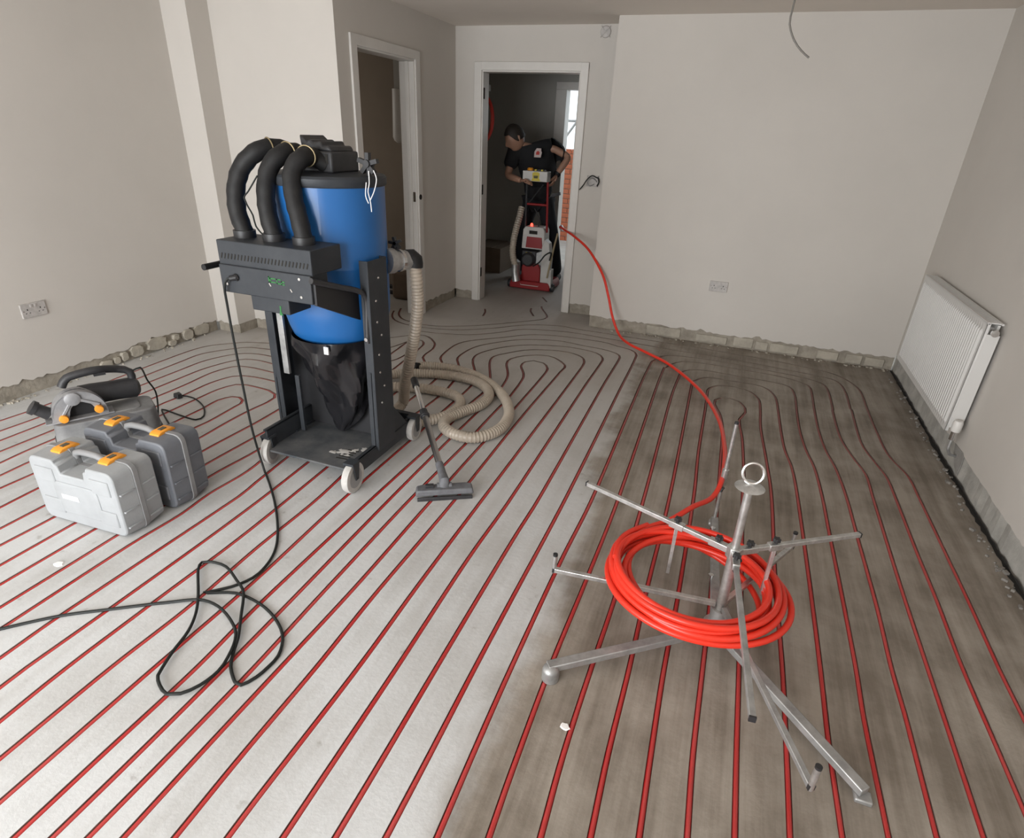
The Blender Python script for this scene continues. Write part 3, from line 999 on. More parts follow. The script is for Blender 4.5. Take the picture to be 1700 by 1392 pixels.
o = obj('valve', MB().cyl((XRA+.03, rt1+.01, rb1+.025), (XRA+.03, rt1-.045, rb1+.025), .012, 12).cyl((XRA+.03, rt1-.04, rb1-.03), (XRA+.03, rt1-.04, rb1+.03), .015, 12), 'chrome', t)
obj('valve_cap', MB().lathe([(.001, 0), (.022, 0), (.024, .012), (.024, .05), (.019, .062), (.001, .064)], (XRA+.03, rt1-.04, rb1+.02), (0, 0, 1), 14), 'white_plastic', t)
obj('bracket', MB().b2((XRA+.06, rt1+.2, rb1+.1), (XR, rt1+.24, zt-.1)), 'white_enamel', t)
obj('bracket', MB().b2((XRA+.06, rt0-.24, rb1+.1), (XR, rt0-.2, zt-.1)), 'white_enamel', t)
obj('tail_pipe', MB().tube(spline([(XRA+.03, rt1-.04, rb1-.03), (XRA+.032, rt1-.04, rb1-.09), (XRA+.05, rt1-.035, rb1-.12), (XR+.02, rt1-.03, rb1-.125)], .02), .0075, 8), 'galv_dull', t)


def socket(label, c, u, n):
    """double socket: c centre on wall, u along, n out of the wall"""
    c, u, n = Vector(c), Vector(u), Vector(n)
    t = thing('double_socket', label, 'socket', c)
    q = MB()
    up = Vector((0, 0, 1))
    poly = [(-.073, -.043), (.073, -.043), (.073, .043), (-.073, .043)]
    obj('face_plate', q.prism(poly, c+n*.0005, u, up, n, .009, .97), 'film_plastic', t, bevel=.002)
    for s_ in (-1, 1):
        p = c + u*(.037*s_) + n*.0092
        obj('pin_slots', MB().prism([(-.003, -.004), (.003, -.004), (.003, .005), (-.003, .005)], p+up*.006, u, up, n, .0008)
            .prism([(-.004, -.002), (.004, -.002), (.004, .002), (-.004, .002)], p-up*.014-u*.011, u, up, n, .0008)
            .prism([(-.004, -.002), (.004, -.002), (.004, .002), (-.004, .002)], p-up*.014+u*.011, u, up, n, .0008), 'dark_gap', t)
        obj('rocker_switch', MB().prism([(-.006, -.009), (.006, -.009), (.006, .009), (-.006, .009)], c+u*(.012*s_)+up*.026+n*.009, u, up, n, .004, .9), 'film_plastic', t, bevel=.001)
        obj('screw', MB().cyl(c+u*(.060*s_)+n*.009, c+u*(.060*s_)+n*.0105, .0035, 10), 'chrome', t)
    return t


cl = aX(55, 514, XL)
socket('grey double wall socket low on the left wall', (XL, cl.y, cl.z), (0, 1, 0), (1, 0, 0))
cb = aY(1193, 476, YB)
socket('grey double wall socket low on the back wall under the hanging wire', (cb.x, YB, cb.z), (1, 0, 0), (0, -1, 0))

# round junction cover high on the far wall
c = aY(1006, 53, YF)
t = thing('round_junction_box', 'round white junction cover high on the wall right of the hall door', 'junction box', (c.x, YF, c.z))
obj('cover', MB().lathe([(.043, 0), (.043, .008), (.038, .014), (.020, .015), (.001, .015)], (c.x, YF, c.z), (0, -1, 0), 24), 'film_plastic', t)
for k in range(2):
    a_ = PI/4+k*PI/2
    dv = Vector((math.cos(a_), 0, math.sin(a_)))
    obj('cross_rib', MB().bar(Vector((c.x, YF-.0165, c.z))-dv*.055, Vector((c.x, YF-.017, c.z))+dv*.055, .007, .004), 'film_plastic', t)

# wired back box right of the hall door
c = aY(984, 301, YF)
t = thing('wired_back_box', 'open pale back box with loose wires on the wall right of the hall door', 'electrical box', (c.x, YF, c.z))
bx = MB()
for a_, b_ in (((-.052, 0, -.045), (-.047, .012, .045)), ((.047, 0, -.045), (.052, .012, .045)), ((-.052, 0, -.045), (.052, .012, -.040)), ((-.052, 0, .040), (.052, .012, .045)), ((-.052, .008, -.045), (.052, .012, .045))):
    bx.b2(Vector((c.x+a_[0], YF-.012+a_[1], c.z+a_[2])), Vector((c.x+b_[0], YF-.012+b_[1], c.z+b_[2])))
obj('back_box', bx, 'film_plastic', t)
W2 = lambda x, y, dy=.03: aY(x, y, YF-dy)
obj('wire', MB().tube(spline([W2(992, 296, .005), W2(983, 292), W2(975, 298, .05), W2(968, 308, .04), W2(962, 315, .02)], .01), .005, 6), 'black_cable', t)
obj('wire', MB().tube(spline([W2(992, 303, .005), W2(984, 296), W2(976, 300, .05), W2(978, 309, .04), W2(986, 306, .02)], .01), .004, 6), 'galv_dull', t)
obj('wire', MB().tube(spline([W2(993, 294, .004), W2(994, 303, .03), W2(991, 309, .015)], .01), .006, 6), 'black_cable', t)

# cable hanging from the ceiling
tp = [(1328, -14), (1316, 14), (1311, 40), (1318, 66), (1330, 84), (1343, 96)]
t = thing('ceiling_cable', 'grey cable end hanging from the ceiling near the back wall', 'cable', aY(1328, -14, 3.4))
pp = [aY(x, y, 3.4) for x, y in tp]
pp[0] = Vector((pp[0].x, 3.4, CH+.02))
obj('cable', MB().tube(spline(pp, .02), .0042, 8), mat('grey_cable', (0.16, 0.15, 0.135), 0.5), t)
obj('grommet', MB().lathe([(.012, 0), (.02, -.004), (.02, -.008), (.008, -.01)], (pp[0].x, 3.4, CH), (0, 0, 1), 14), 'white_plastic', t)

# spills and crumbs on the floor
def blob(label, px, r, k=11):
    c = fl(*px)
    poly = [(r*random.uniform(.6, 1.1)*math.cos(2*PI*i/k), r*random.uniform(.6, 1.1)*math.sin(2*PI*i/k)) for i in range(k)]
    o = obj('plaster_spill', MB().prism(poly, c, (1, 0, 0), (0, 1, 0), (0, 0, 1), .0035, .8), 'chalk')
    tag(o, label, 'spill')


blob('white plaster spill on the brown floor left of the coil stand', (938, 1208), .017)
blob('small white plaster fleck on the pale floor near the left edge', (97, 937), .022, 7)

# ================================================================== PIPE COIL STAND
BX, BY = 0.183, 1.695
zh = 0.39
t = thing('coil_stand', 'galvanised steel three armed coil stand holding the red pipe coil', 'coil stand', (BX, BY, 0))
st = t
base = Vector((BX, BY, .055))
ends = [fl(909, 1108, .045), fl(1436, 1316, .03), fl(1186, 862, .03)]
for i, e in enumerate(ends):
    d = (e-base)
    d.z = 0
    d.normalize()
    lg = obj('leg', MB().bar(base+d*.02, e, .032, .026), 'galv_dull', t, bevel=.003)
    if i == 0:
        obj('end_foot', MB().cyl((e.x+.012, e.y, .001), (e.x+.012, e.y, .036), .028, 20).ball((e.x+.012, e.y, .036), .028, 16, 8, (1, 1, .8)), 'galv_dull', lg)
    else:
        obj('end_foot', MB().b2((e.x-.022, e.y-.018, .0), (e.x+.022, e.y+.018, .016)), 'galv_dull', lg, bevel=.004)
obj('hub_sleeve', MB().cyl((BX, BY, .012), (BX, BY, .15), .030, 20).cyl((BX, BY, .03), (BX, BY, .08), .045, 20), 'galv_dull', t)
top = fl(1235, 806, .64)
axis_top = Vector((BX-.006, BY, .635))
obj('post', MB().cyl((BX, BY, .05), axis_top, .0125, 16), 'galv', t)
# second tube of the post that carries the hub
obj('post_sleeve', MB().cyl((BX-.001, BY, .15), (BX-.003, BY, zh+.015), .017, 16), 'galv', t)
obj('post_disc', MB().lathe([(.001, -.012), (.034, -.006), (.045, 0), (.036, .007), (.012, .014), (.001, .016)], axis_top, (0, 0, 1), 24), 'galv', t)
rc = axis_top+Vector((0, 0, .048))
obj('lifting_ring', MB().tube([rc+Vector((math.cos(a)*.030, math.sin(a)*.006, math.sin(a)*.032)) for a in [2*PI*i/28 for i in range(28)]], .0048, 8, closed=True), 'chrome', t)
hub = Vector((BX-.003, BY, zh))
obj('hub_block', MB().cyl(hub-Vector((0, 0, .022)), hub+Vector((0, 0, .020)), .026, 6), 'galv', t, bevel=.002)


def knob(parent, p, r=.013, up=(0, 0, 1)):
    p, up = Vector(p), Vector(up).normalized()
    k = MB()
    u = up.orthogonal().normalized()
    w_ = up.cross(u)
    poly = []
    for i in range(20):
        rr = r*(1.0 if i % 4 < 2 else .72)
        a_ = 2*PI*i/20
        poly.append((rr*math.cos(a_), rr*math.sin(a_)))
    k.prism(poly, p, u, w_, up, r*1.0)
    k.cyl(p-up*r*.6, p, r*.45, 10)
    return obj('knob', k, 'black_plastic', parent, bevel=.001)


arms = {'L': fl(975, 803, zh), 'R': fl(1427, 888, zh), 'N': fl(1249, 1194, zh)}
clamps = {'L': (fl(1120, 876, zh), fl(1107, 965, .22)), 'R': (fl(1283, 903, zh), fl(1271, 985, .22)), 'N': (fl(1213, 950, zh), None)}
for k_, e in arms.items():
    d = (e-hub).normalized()
    a = obj('upper_arm', MB().bar(hub+d*.015, e, .0155, .0155), 'galv' if k_ != 'N' else 'galv_dull', t, bevel=.0015)
    obj('end_cap', MB().bar(e-d*.002, e+d*.003, .0165, .0165), 'black_plastic', a)
    obj('socket_sleeve', MB().bar(hub+d*.018, hub+d*.085, .023, .023), 'galv', a, bevel=.002)
    knob(a, hub+d*.055+Vector((0, 0, .018)))
    cp = clamps[k_][0]
    cp = hub+d*max(.10, (cp-hub).dot(d))
    if k_ != 'N':
        obj('clamp', MB().bar(cp-d*.026, cp+d*.026, .024, .024), 'galv', a, bevel=.002)
        knob(a, cp+Vector((0, 0, .018)))
        obj('inner_post', MB().bar(cp-Vector((0, 0, .01)), Vector((cp.x, cp.y, .185)), .02, .012, (1, 0, 0)), 'galv', a, bevel=.001)
knob(t, hub+Vector((.012, -.030, -.006)), .012, (.3, -1, 0))
knob(t, hub+Vector((.012, -.032, -.040)), .012, (.3, -1, 0))
lows = [fl(920, 946, .175), fl(1345, 1308, .135), fl(1314, 908, .16)]
lows[1] = fl(1346, 1306, .14)
up_top = [(917, 906), (1372, 1277), (1322, 881)]
for i, e in enumerate(lows):
    s0 = Vector((BX, BY, .165))
    d = (e-s0).normalized()
    a = obj('lower_arm', MB().bar(s0+d*.02, e, .017, .017), 'galv' if i != 1 else 'galv_dull', t, bevel=.0015)
    hgt = .062 if i != 1 else .07
    obj('stop_peg', MB().cyl(e-Vector((0, 0, .01)), e+Vector((0, 0, hgt)), .0085, 12), 'galv', a)
    obj('peg_cap', MB().cyl(e+Vector((0, 0, hgt)), e+Vector((0, 0, hgt+.008)), .0088, 12), 'black_plastic', a)
    obj('end_cap', MB().bar(e-d*.002, e+d*.006, .0175, .0175), 'black_plastic', a)
# pipe guide post on the far leg
g0 = ends[2]
gt = aX(1216, 703, g0.x+.004)
gz = max(.3, min(.62, aY(1216, 703, g0.y).z))
gp = obj('guide_post', MB().cyl((g0.x, g0.y, .02), (g0.x, g0.y, gz), .0085, 12), 'galv', t)
obj('post_cap', MB().cyl((g0.x, g0.y, gz), (g0.x, g0.y, gz+.01), .009, 12), 'black_plastic', gp)
zg = aY(1197, 795, g0.y).z
obj('guide_clamp', MB().cyl((g0.x, g0.y, zg-.03), (g0.x, g0.y, zg+.05), .014, 14), 'galv', gp)
knob(gp, (g0.x-.004, g0.y-.02, zg-.035), .017, (-.3, -1, .2))
for px in ((1183, 880), (1180, 958)):
    p = fl(px[0], px[1], .055)
    obj('bolt', MB().cyl(p-Vector((0, 0, .012)), p+Vector((0, 0, .012)), .011, 6), 'chrome', t)

# ------------------------------------------------------------------ red pipe coil and its tail to the hall
cc = Vector((.075, 1.732, 0))
t = thing('red_pipe_coil', 'bright red pipe coil on the galvanised stand with a tail running to the hall', 'pipe coil', (cc.x, cc.y, .19))
PRC = .0110
turns = []
spec_turns = [(.300, .188, 0), (.277, .190, .6), (.254, .192, 1.3), (.236, .194, 2.2), (.292, .211, 1.9), (.266, .213, 3.0), (.243, .215, 4.2), (.276, .233, 3.6), (.250, .236, .9)]
for j, (r_, z_, ph) in enumerate(spec_turns):
    ox, oy = .012*math.cos(ph*1.7+j), .010*math.sin(ph*2.3+j)
    pth = []
    for i in range(72):
        a_ = 2*PI*i/72
        rr = r_*(1+.026*math.cos(2*a_+ph)+.014*math.cos(3*a_-ph))
        pth.append((cc.x+ox+rr*math.cos(a_), cc.y+oy+rr*.91*math.sin(a_), z_+.005*math.sin(2*a_+ph)+.004))
    obj('turn', MB().tube(pth, PRC, 12, closed=True), 'pipe_red', t)
# loose inner turn dipping below at the right
lp = [(cc.x+.235*math.cos(a_), cc.y+.225*math.sin(a_), .196-.05*max(0, math.cos(a_-.2))) for a_ in [2*PI*i/60 for i in range(-12, 20)]]
obj('loose_turn', MB().tube(lp, PRC, 12), 'pipe_red', t)
e0 = fl(1022, 925, .24)
obj('cut_end', MB().tube(spline([e0, fl(1028, 900, .24), fl(1045, 884, .238), fl(1075, 872, .232)], .02), PRC, 12), 'pipe_red', t)
tail_px = [(1078, 874, .225, 0), (1110, 864, .23, 0), (1160, 833, .235, 0), None]
tail = [fl(1040, 890, .226), fl(1075, 876, .228), fl(1112, 864, .232), fl(1150, 842, .236), Vector((g0.x-.035, g0.y-.14, zg-.02)), Vector((g0.x-.006, g0.y, zg+.004)),
        fl(1203, 742, .19), fl(1191, 692, .11), fl(1160, 646, .045), fl(1112, 606, .018), fl(1070, 584, .018), fl(1044, 571, .03), aY(1028, 556, 4.93), aY(1017, 527, 5.0), aY(1010, 492, 5.06), aY(1000, 455, 5.12), aY(978, 416, 5.24), aY(955, 394, 5.40), aY(938, 382, 5.62), aY(930, 377, 5.85), aY(932, 382, 6.3)]
obj('tail', MB().tube(spline(tail, .03), PRC, 12), 'pipe_red', t)
p = aY(933, 379, 5.75)
obj('connector', MB().cyl(p+Vector((.03, -.06, -.004)), p+Vector((-.03, .08, .004)), .016, 12), 'galv', t)


# ================================================================== DUST EXTRACTOR
EX, EY = -1.77, 2.30
t = thing('dust_extractor', 'blue drum dust extractor on a charcoal wheeled frame with three black hoses', 'dust extractor', (EX, EY, 0))
x0, x1, y0, y1 = -2.03, -1.50, 1.985, 2.60
# base tray
q = MB()
q.b2((x0+.02, y0+.02, .085), (x1-.02, y1, .097))
bp = obj('base_plate', q, 'frame_dusty', t, bevel=.003)
for k in range(5):
    obj('slot', MB().bar((-1.655+.002*k, 2.08+.022*k, .0975), (-1.595+.002*k, 2.085+.022*k, .0975), .009, .002), 'dark_gap', bp, smooth=False)
q = MB()
for px, py, r_ in ((-1.655, 2.145, .042), (-1.61, 2.175, .028), (-1.70, 2.12, .022), (-1.57, 2.21, .03), (-1.62, 2.12, .02)):
    k_ = 15
    q.prism([(r_*random.uniform(.35, 1.15)*math.cos(2*PI*i/k_), r_*random.uniform(.35, 1.15)*math.sin(2*PI*i/k_)) for i in range(k_)], (px, py, .0972), (1, 0, 0), (0, 1, 0), (0, 0, 1), .0015, .6)
obj('dust_pile', q, 'tyre', bp)
obj('side_rail', MB().b2((x0+.01, y0+.03, .085), (x0+.022, y1-.12, .20)).b2((x0-.0, y0+.03, .19), (x0+.022, y1-.12, .20)), 'frame_grey', t, bevel=.003)
obj('side_rail', MB().b2((x1-.022, y0+.06, .05), (x1-.008, y1+.03, .125)).b2((x1-.04, y0+.06, .113), (x1-.008, y1+.03, .125)), 'frame_grey', t, bevel=.003)
obj('rear_rail', MB().b2((x0+.02, y1-.012, .06), (x1-.02, y1+.02, .14)), 'frame_grey', t, bevel=.003)
for (wx, wy, sgn, rw) in ((x0+.005, y0+.055, -1, .075), (x1+.005, y0+.0, 1, .078), (x0+.03, y1+.0, -1, .07), (x1+.005, y1-.03, 1, .066)):
    a_ = .25 if wy < 2.2 else -.5
    ax_ = Vector((math.cos(a_), math.sin(a_), 0))
    if sgn > 0:
        ax_ = Vector((math.cos(.05), math.sin(.05), 0))
    tw = .019
    c = Vector((wx, wy, rw))
    wh = obj('wheel', MB().lathe([(rw*.5, -tw*.8), (rw*.78, -tw), (rw*.95, -tw*.85), (rw, -tw*.3), (rw, tw*.3), (rw*.95, tw*.85), (rw*.78, tw), (rw*.5, tw*.8)], c, ax_, 32), 'tyre', t)
    obj('hub', MB().lathe([(.001, -tw*.95), (rw*.66, -tw*.95), (rw*.70, -tw*.6), (rw*.70, tw*.6), (rw*.66, tw*.95), (.001, tw*.95)], c, ax_, 24), 'hub', wh)
    obj('axle_nut', MB().cyl(c-ax_*.027, c+ax_*.027, .008, 6), 'chrome', wh)
    fd = ax_.cross(Vector((0, 0, 1)))
    fk = MB()
    for s_ in (-1, 1):
        fk.prism([(-.026, .012), (-.012, -.075), (.012, -.075), (.026, .012)], c+Vector((0, 0, .067))+ax_*(s_*.023), fd, (0, 0, 1), ax_*s_, .004)
    fk.box(c+Vector((0, 0, .079)), (.055, .055, .012))
    obj('fork', fk, 'frame_grey', t)
# upright side columns
def column(xf, sgn, z1):
    c_ = MB()
    c_.b2((xf-sgn*.004, 2.22, .10), (xf, 2.375, z1))                        # outer side plate
    c_.b2((xf-sgn*.045, 2.22, .10), (xf-sgn*.002, 2.226, z1))               # front flange
    c_.b2((xf-sgn*.035, 2.369, .10), (xf-sgn*.002, 2.375, z1))
    o = obj('column', c_, 'frame_grey', t, bevel=.002)
    for i, zz in enumerate((.96, .86, .76, .69, .60, .51, .43, .35)):
        yy = 2.27 if i % 3 else 2.30
        obj('rivet', MB().lathe([(.006, 0), (.005, .002), (.001, .003)], (xf, yy, zz), (sgn, 0, 0), 10), 'chrome', o)
    return o


column(x1+.005, 1, 1.045)
column(x0-.075, -1, .95)
# gusset plates at the foot of each column
obj('gusset', MB().prism([(0, 0), (.36, 0), (.30, .03), (.155, .20), (.155, .42), (0, .42)], (x1-.012, 2.22, .10), (0, 1, 0), (0, 0, 1), (-1, 0, 0), .004), 'frame_grey', t)
obj('gusset', MB().prism([(0, 0), (.30, 0), (.155, .16), (0, .30)], (x0-.06, 2.22, .10), (0, 1, 0), (0, 0, 1), (1, 0, 0), .004), 'frame_grey', t)
obj('back_panel', MB().b2((x0-.06, 2.365, .10), (x1, 2.372, .56)), 'black_plastic', t)
obj('cross_foot', MB().b2((x0-.075, 2.22, .095), (x0+.03, 2.375, .105)), 'frame_grey', t)
obj('inner_strut', MB().b2((x0-.02, 2.235, .42), (x0+.015, 2.25, .80)), 'galv_dull', t, bevel=.002)
obj('inner_strut', MB().b2((x0+.045, 2.235, .105), (x0+.07, 2.25, .42)), 'frame_grey', t, bevel=.002)
# drum
dc = Vector((-1.782, 2.375, 0))
R0 = .252
dr = obj('drum', MB().lathe([(.13, .615), (.20, .635), (.222, .66), (.236, .70), (.250, .76), (R0, .80), (R0, .985), (R0+.004, .995), (R0+.004, 1.005), (R0, 1.015), (R0, 1.345), (R0-.01, 1.35)], dc, (0, 0, 1), 56), 'blue', t)
obj('lid', MB().lathe([(R0+.004, 1.338), (R0+.010, 1.346), (R0+.010, 1.372), (R0+.002, 1.382), (R0-.03, 1.386), (.12, 1.392), (.001, 1.392)], dc, (0, 0, 1), 56), 'frame_grey', t)
obj('drum_seam', MB().b2((dc.x-R0*.55-.02, dc.y-R0*.83-.004, .80), (dc.x-R0*.55+.0, dc.y-R0*.83+.004, 1.34)), 'blue', dr)
# motor head
mh = Vector((-1.77, 2.36, 1.39))
q = MB()
q.b2(mh+Vector((-.04, -.10, 0)), mh+Vector((.105, .10, .085)))
q.prism([(-.05, 0), (.10, 0), (.085, .022), (.055, .018), (.045, .040), (.01, .030), (-.01, .045), (-.025, .034), (-.06, .062)], mh+Vector((0, -.09, .085)), (1, 0, 0), (0, 0, 1), (0, 1, 0), .17)
q.lathe([(.115, 0), (.115, .02), (.10, .03), (.001, .03)], mh+Vector((-.02, 0, 0)), (0, 0, 1), 24)
mo = obj('motor_head', q, 'dark_grey', t, bevel=.008)
for k in range(4):
    obj('vent_slot', MB().b2(mh+Vector((-.03+.035*k, -.1025, .036)), mh+Vector((-.018+.035*k, -.0995, .075))), 'dark_gap', mo)
for s_ in (-1, 0, 1):
    obj('spout', MB().cyl(mh+Vector((-.02+.03*s_, .02-.03*s_, .035)), mh+Vector((-.10+.035*s_, -.02-.03*s_, .040)), .036, 16), 'black_plastic', mo)
# vent box and control panel in front
ya = 1.95
def XZ(px, py, y=1.95):
    p_ = aY(px, py, y)
    return p_.x, p_.z
bx0, bz1 = XZ(358, 399)
bx1, _ = XZ(514, 415)
_, bz0 = XZ(440, 449)
_, bz1b = XZ(436, 407)
vb = obj('vent_box', MB().b2((bx0, ya, bz0), (bx1, ya+.20, bz1b)), 'frame_grey', t, bevel=.004)
nslots = 26
q = MB()
for i in range(nslots):
    xx = bx0+.02+(bx1-bx0-.04)*i/(nslots-1)
    q.bar((xx-.004, ya-.001, bz0+.028), (xx+.004, ya-.001, bz0+.050), .005, .002, (0, 1, 0))
tag(obj('vent_slots', q, 'dark_gap', vb, smooth=False), kind='stuff')
_, pz0 = XZ(445, 494)
px0, _ = XZ(370, 460)
px1, _ = XZ(521, 490)
pan = obj('control_panel', MB().b2((px0, ya-.012, pz0), (px1, ya+.10, bz0+.004)), 'frame_grey', t, bevel=.004)
sx0, sz1 = XZ(416, 488)
sx1, sz0 = XZ(482, 526)
_, sz0 = XZ(450, 519)
obj('lower_box', MB().b2((sx0, ya, sz0), (sx1, ya+.14, pz0+.006)), 'frame_grey', t, bevel=.004)
sb_ = aX(603, 533, px1+.012)
st_ = aX(600, 487, px1+.012)
obj('panel_side', MB().prism([(ya, pz0-.004), (sb_.y, sb_.z), (sb_.y, st_.z), (ya, bz0-.01)], (px1-.004, 0, 0), (0, 1, 0), (0, 0, 1), (1, 0, 0), .016), 'black_plastic', t, bevel=.002)
obj('panel_side', MB().b2((px0, ya, pz0+.0), (px0+.012, 2.24, bz0-.01)), 'black_plastic', t, bevel=.002)
for px, py in ((449, 473), (484, 483)):
    x_, z_ = XZ(px, py, ya-.012)
    obj('screw', MB().bar((x_-.004, ya-.0135, z_+.006), (x_+.004, ya-.0135, z_-.006), .005, .002, (0, 1, 0)), 'chrome', pan)
for px, py in ((497, 464), (501, 494), (378, 471)):
    x_, z_ = XZ(px, py, ya-.012)
    obj('screw', MB().cyl((x_, ya-.015, z_), (x_, ya-.012, z_), .006, 8), 'chrome', pan)
# green printed marks on the panel (unreadable in the photograph)
for px, py, w_, h_ in ((453, 466, .030, .020), (463, 468, .022, .022), (470, 471, .018, .016), (447, 464, .008, .026)):
    x_, z_ = XZ(px, py, ya-.012)
    obj('green_mark', MB().b2((x_-w_/2, ya-.0132, z_-h_/2), (x_+w_/2, ya-.0118, z_-h_/2+.005)).b2((x_-w_/2, ya-.0132, z_+h_/2-.005), (x_+w_/2, ya-.0118, z_+h_/2)).b2((x_-w_/2, ya-.0132, z_-h_/2), (x_-w_/2+.005, ya-.0118, z_+h_/2)), 'green_print', pan, smooth=False)
x_, z_ = XZ(466, 516)
obj('green_mark', MB().prism([(-.008, -.02), (.012, -.02), (.004, -.004), (.006, .02), (-.002, .02), (-.002, .0)], (x_, ya-.0005, z_), (1, 0, 0), (0, 0, 1), (0, -1, 0), .001), 'green_print', pan, smooth=False)
# handlebar
hz = XZ(349, 440)[1]
hb = [Vector((px0-.045, ya-.05, hz)), Vector((px0-.045, 2.12, hz-.002)), Vector((px0-.045, 2.24, hz-.02))]
obj('handlebar', MB().tube(spline(hb, .03), .0135, 12), 'black_rubber', t)
hr = [aX(516, 467, px1+.014), aX(560, 476, px1+.03), aX(594, 483, px1+.055), aX(606, 492, px1+.06), aX(609, 510, px1+.06), aX(610, 545, px1+.06), aX(611, 570, px1+.06)]
obj('handlebar', MB().tube(spline(hr, .02), .012, 12), 'dark_grey', t)
obj('handle_bolt', MB().cyl(hr[-1]+Vector((0, -.016, .02)), hr[-1]+Vector((0, -.012, .02)), .009, 10), 'chrome', t)
# three black hoses from lid to vent box
for i, (top_, mid_, bot) in enumerate((((464, 246), [(430, 250), (403, 275), (392, 310), (394, 350)], (408, 398)), ((490, 253), [(466, 257), (447, 280), (441, 320), (446, 360)], (456, 401)), ((517, 260), [(500, 263), (485, 285), (487, 325), (497, 365)], (505, 405)))):
    yb = 2.06
    bx_ = aY(bot[0], bot[1], yb)
    bx_.z = bz1b-.005
    pts = [bx_, bx_+Vector((0, 0, .03))]
    ys = [2.16, 2.12, 2.09, 2.07]
    mids = [aY(p_[0], p_[1], y_) for p_, y_ in zip(mid_, ys)]
    tp_ = aY(top_[0], top_[1], 2.24)
    pth = spline(pts+mids[::-1]+[tp_, tp_+Vector((.035, .045, -.03))], .02)
    rad = [.037+.0016*math.sin(j*2.4) for j in range(len(pth))]
    h_ = obj('black_hose', MB().tube(pth, rad, 16), 'black_rubber', t)
    obj('cuff', MB().cyl(bx_+Vector((0, 0, -.004)), bx_+Vector((0, 0, .035)), .046, 18), 'black_plastic', h_)
    d_ = (pth[-5]-pth[-8]).normalized()
    obj('clip', MB().tube([pth[-6]+(d_.orthogonal().normalized()*math.cos(a_)+d_.cross(d_.orthogonal().normalized())*math.sin(a_))*.041 for a_ in [2*PI*i/20 for i in range(20)]], .0028, 6, closed=True), 'brass', h_)
# thin white wire looping between the first hoses
wp = [(427, 292), (412, 318), (405, 328), (410, 340), (420, 358), (425, 376), (440, 394)]
obj('thin_wire', MB().tube(spline([aY(x, y, 2.02) for x, y in wp], .015), .0035, 6), 'black_cable', t)
# lid knob with white ties
kp = aY(611, 272, 2.36)
kp.z = max(kp.z, 1.40)
k_ = MB()
for i in range(5):
    a_ = 2*PI*i/5+.3
    k_.bar(kp, kp+Vector((.050*math.cos(a_), .0, .044*math.sin(a_))), .018, .022, (0, 1, 0))
k_.cyl(kp-Vector((0, .02, 0)), kp+Vector((0, .03, 0)), .016, 12)
k_.cyl((kp.x, kp.y+.0, 1.375), kp, .010, 10)
kk = obj('star_knob', k_, 'black_plastic', t)
for px in ([(612, 284), (613, 305), (611, 318), (615, 335), (617, 352)], [(620, 283), (625, 298), (621, 318), (615, 332)], [(608, 303), (607, 325), (612, 338)]):
    obj('white_tie', MB().tube(spline([aY(x, y, 2.235) for x, y in px], .01), .0022, 6), 'white_tie', kk)
# inlet on the right of the drum
ip0, ip1 = Vector((dc.x+R0-.03, 2.47, 1.0)), aY(676, 432, 2.60)
il = obj('inlet_pipe', MB().tube([ip0, ip0+(ip1-ip0)*.3, ip0+(ip1-ip0)*.32, ip1], [.060, .060, .048, .048], 20), 'galv_dull', t)
dd = (ip1-ip0).normalized()
obj('clamp_ring', MB().tube([ip0+(ip1-ip0)*.62-dd*.008, ip0+(ip1-ip0)*.62+dd*.008], [.053, .053], 20), 'chrome', il)
kp = aY(656, 404, 2.55)
k_ = MB()
for i in range(5):
    a_ = 2*PI*i/5+.5
    k_.bar(kp, kp+Vector((.034*math.cos(a_), 0, .030*math.sin(a_))), .013, .018, (0, 1, 0))
k_.cyl(kp, kp-Vector((0, 0, .06)), .008, 8)
obj('star_knob', k_, 'black_plastic', il)
cu = [aY(675, 428, 2.60), aY(684, 427, 2.61), aY(689, 432, 2.62), aY(689, 443, 2.62)]
obj('hose_cuff', MB().tube(spline(cu, .015), .040, 16), 'black_rubber', il)
# hanging bag: creased film below the drum
q = MB()
lev = [(.655, .215, .215, 0, 0), (.60, .20, .20, 0, 0), (.55, .165, .19, .0, .0), (.46, .16, .17, .01, 0), (.38, .14, .13, .02, .0), (.30, .12, .09, .035, -.01), (.22, .09, .06, .03, -.02), (.16, .05, .035, .02, -.03), (.105, .018, .012, .0, -.03)]
vs, fs = [], []
n = 40
for li, (z_, rx, ry, ox, oy) in enumerate(lev):
    for k in range(n):
        a_ = 2*PI*k/n
        amp = .0 if li < 1 else .16+.05*li
        cr_ = 1+amp*(.5*math.sin(5*a_+li*1.1)+.35*math.sin(9*a_-li*1.9)+.25*math.sin(14*a_+li*2.3))
        vs.append((dc.x+ox+rx*cr_*math.cos(a_), dc.y-.03+oy+ry*cr_*math.sin(a_), z_))
for i in range(len(lev)-1):
    for k in range(n):
        l = (k+1) % n
        fs.append((i*n+k, i*n+l, (i+1)*n+l, (i+1)*n+k))
fs.append(tuple((len(lev)-1)*n+k for k in range(n)))
q.add(vs, fs)
bg_ = obj('dust_bag', q, 'bag', t)
sm = bg_.modifiers.new('sub', 'SUBSURF')
sm.levels = sm.render_levels = 1
p = aY(537, 585, 2.11)
obj('white_label', MB().b2((p.x-.012, 2.128, p.z-.018), (p.x+.012, 2.134, p.z+.018)), 'white_tie', bg_)
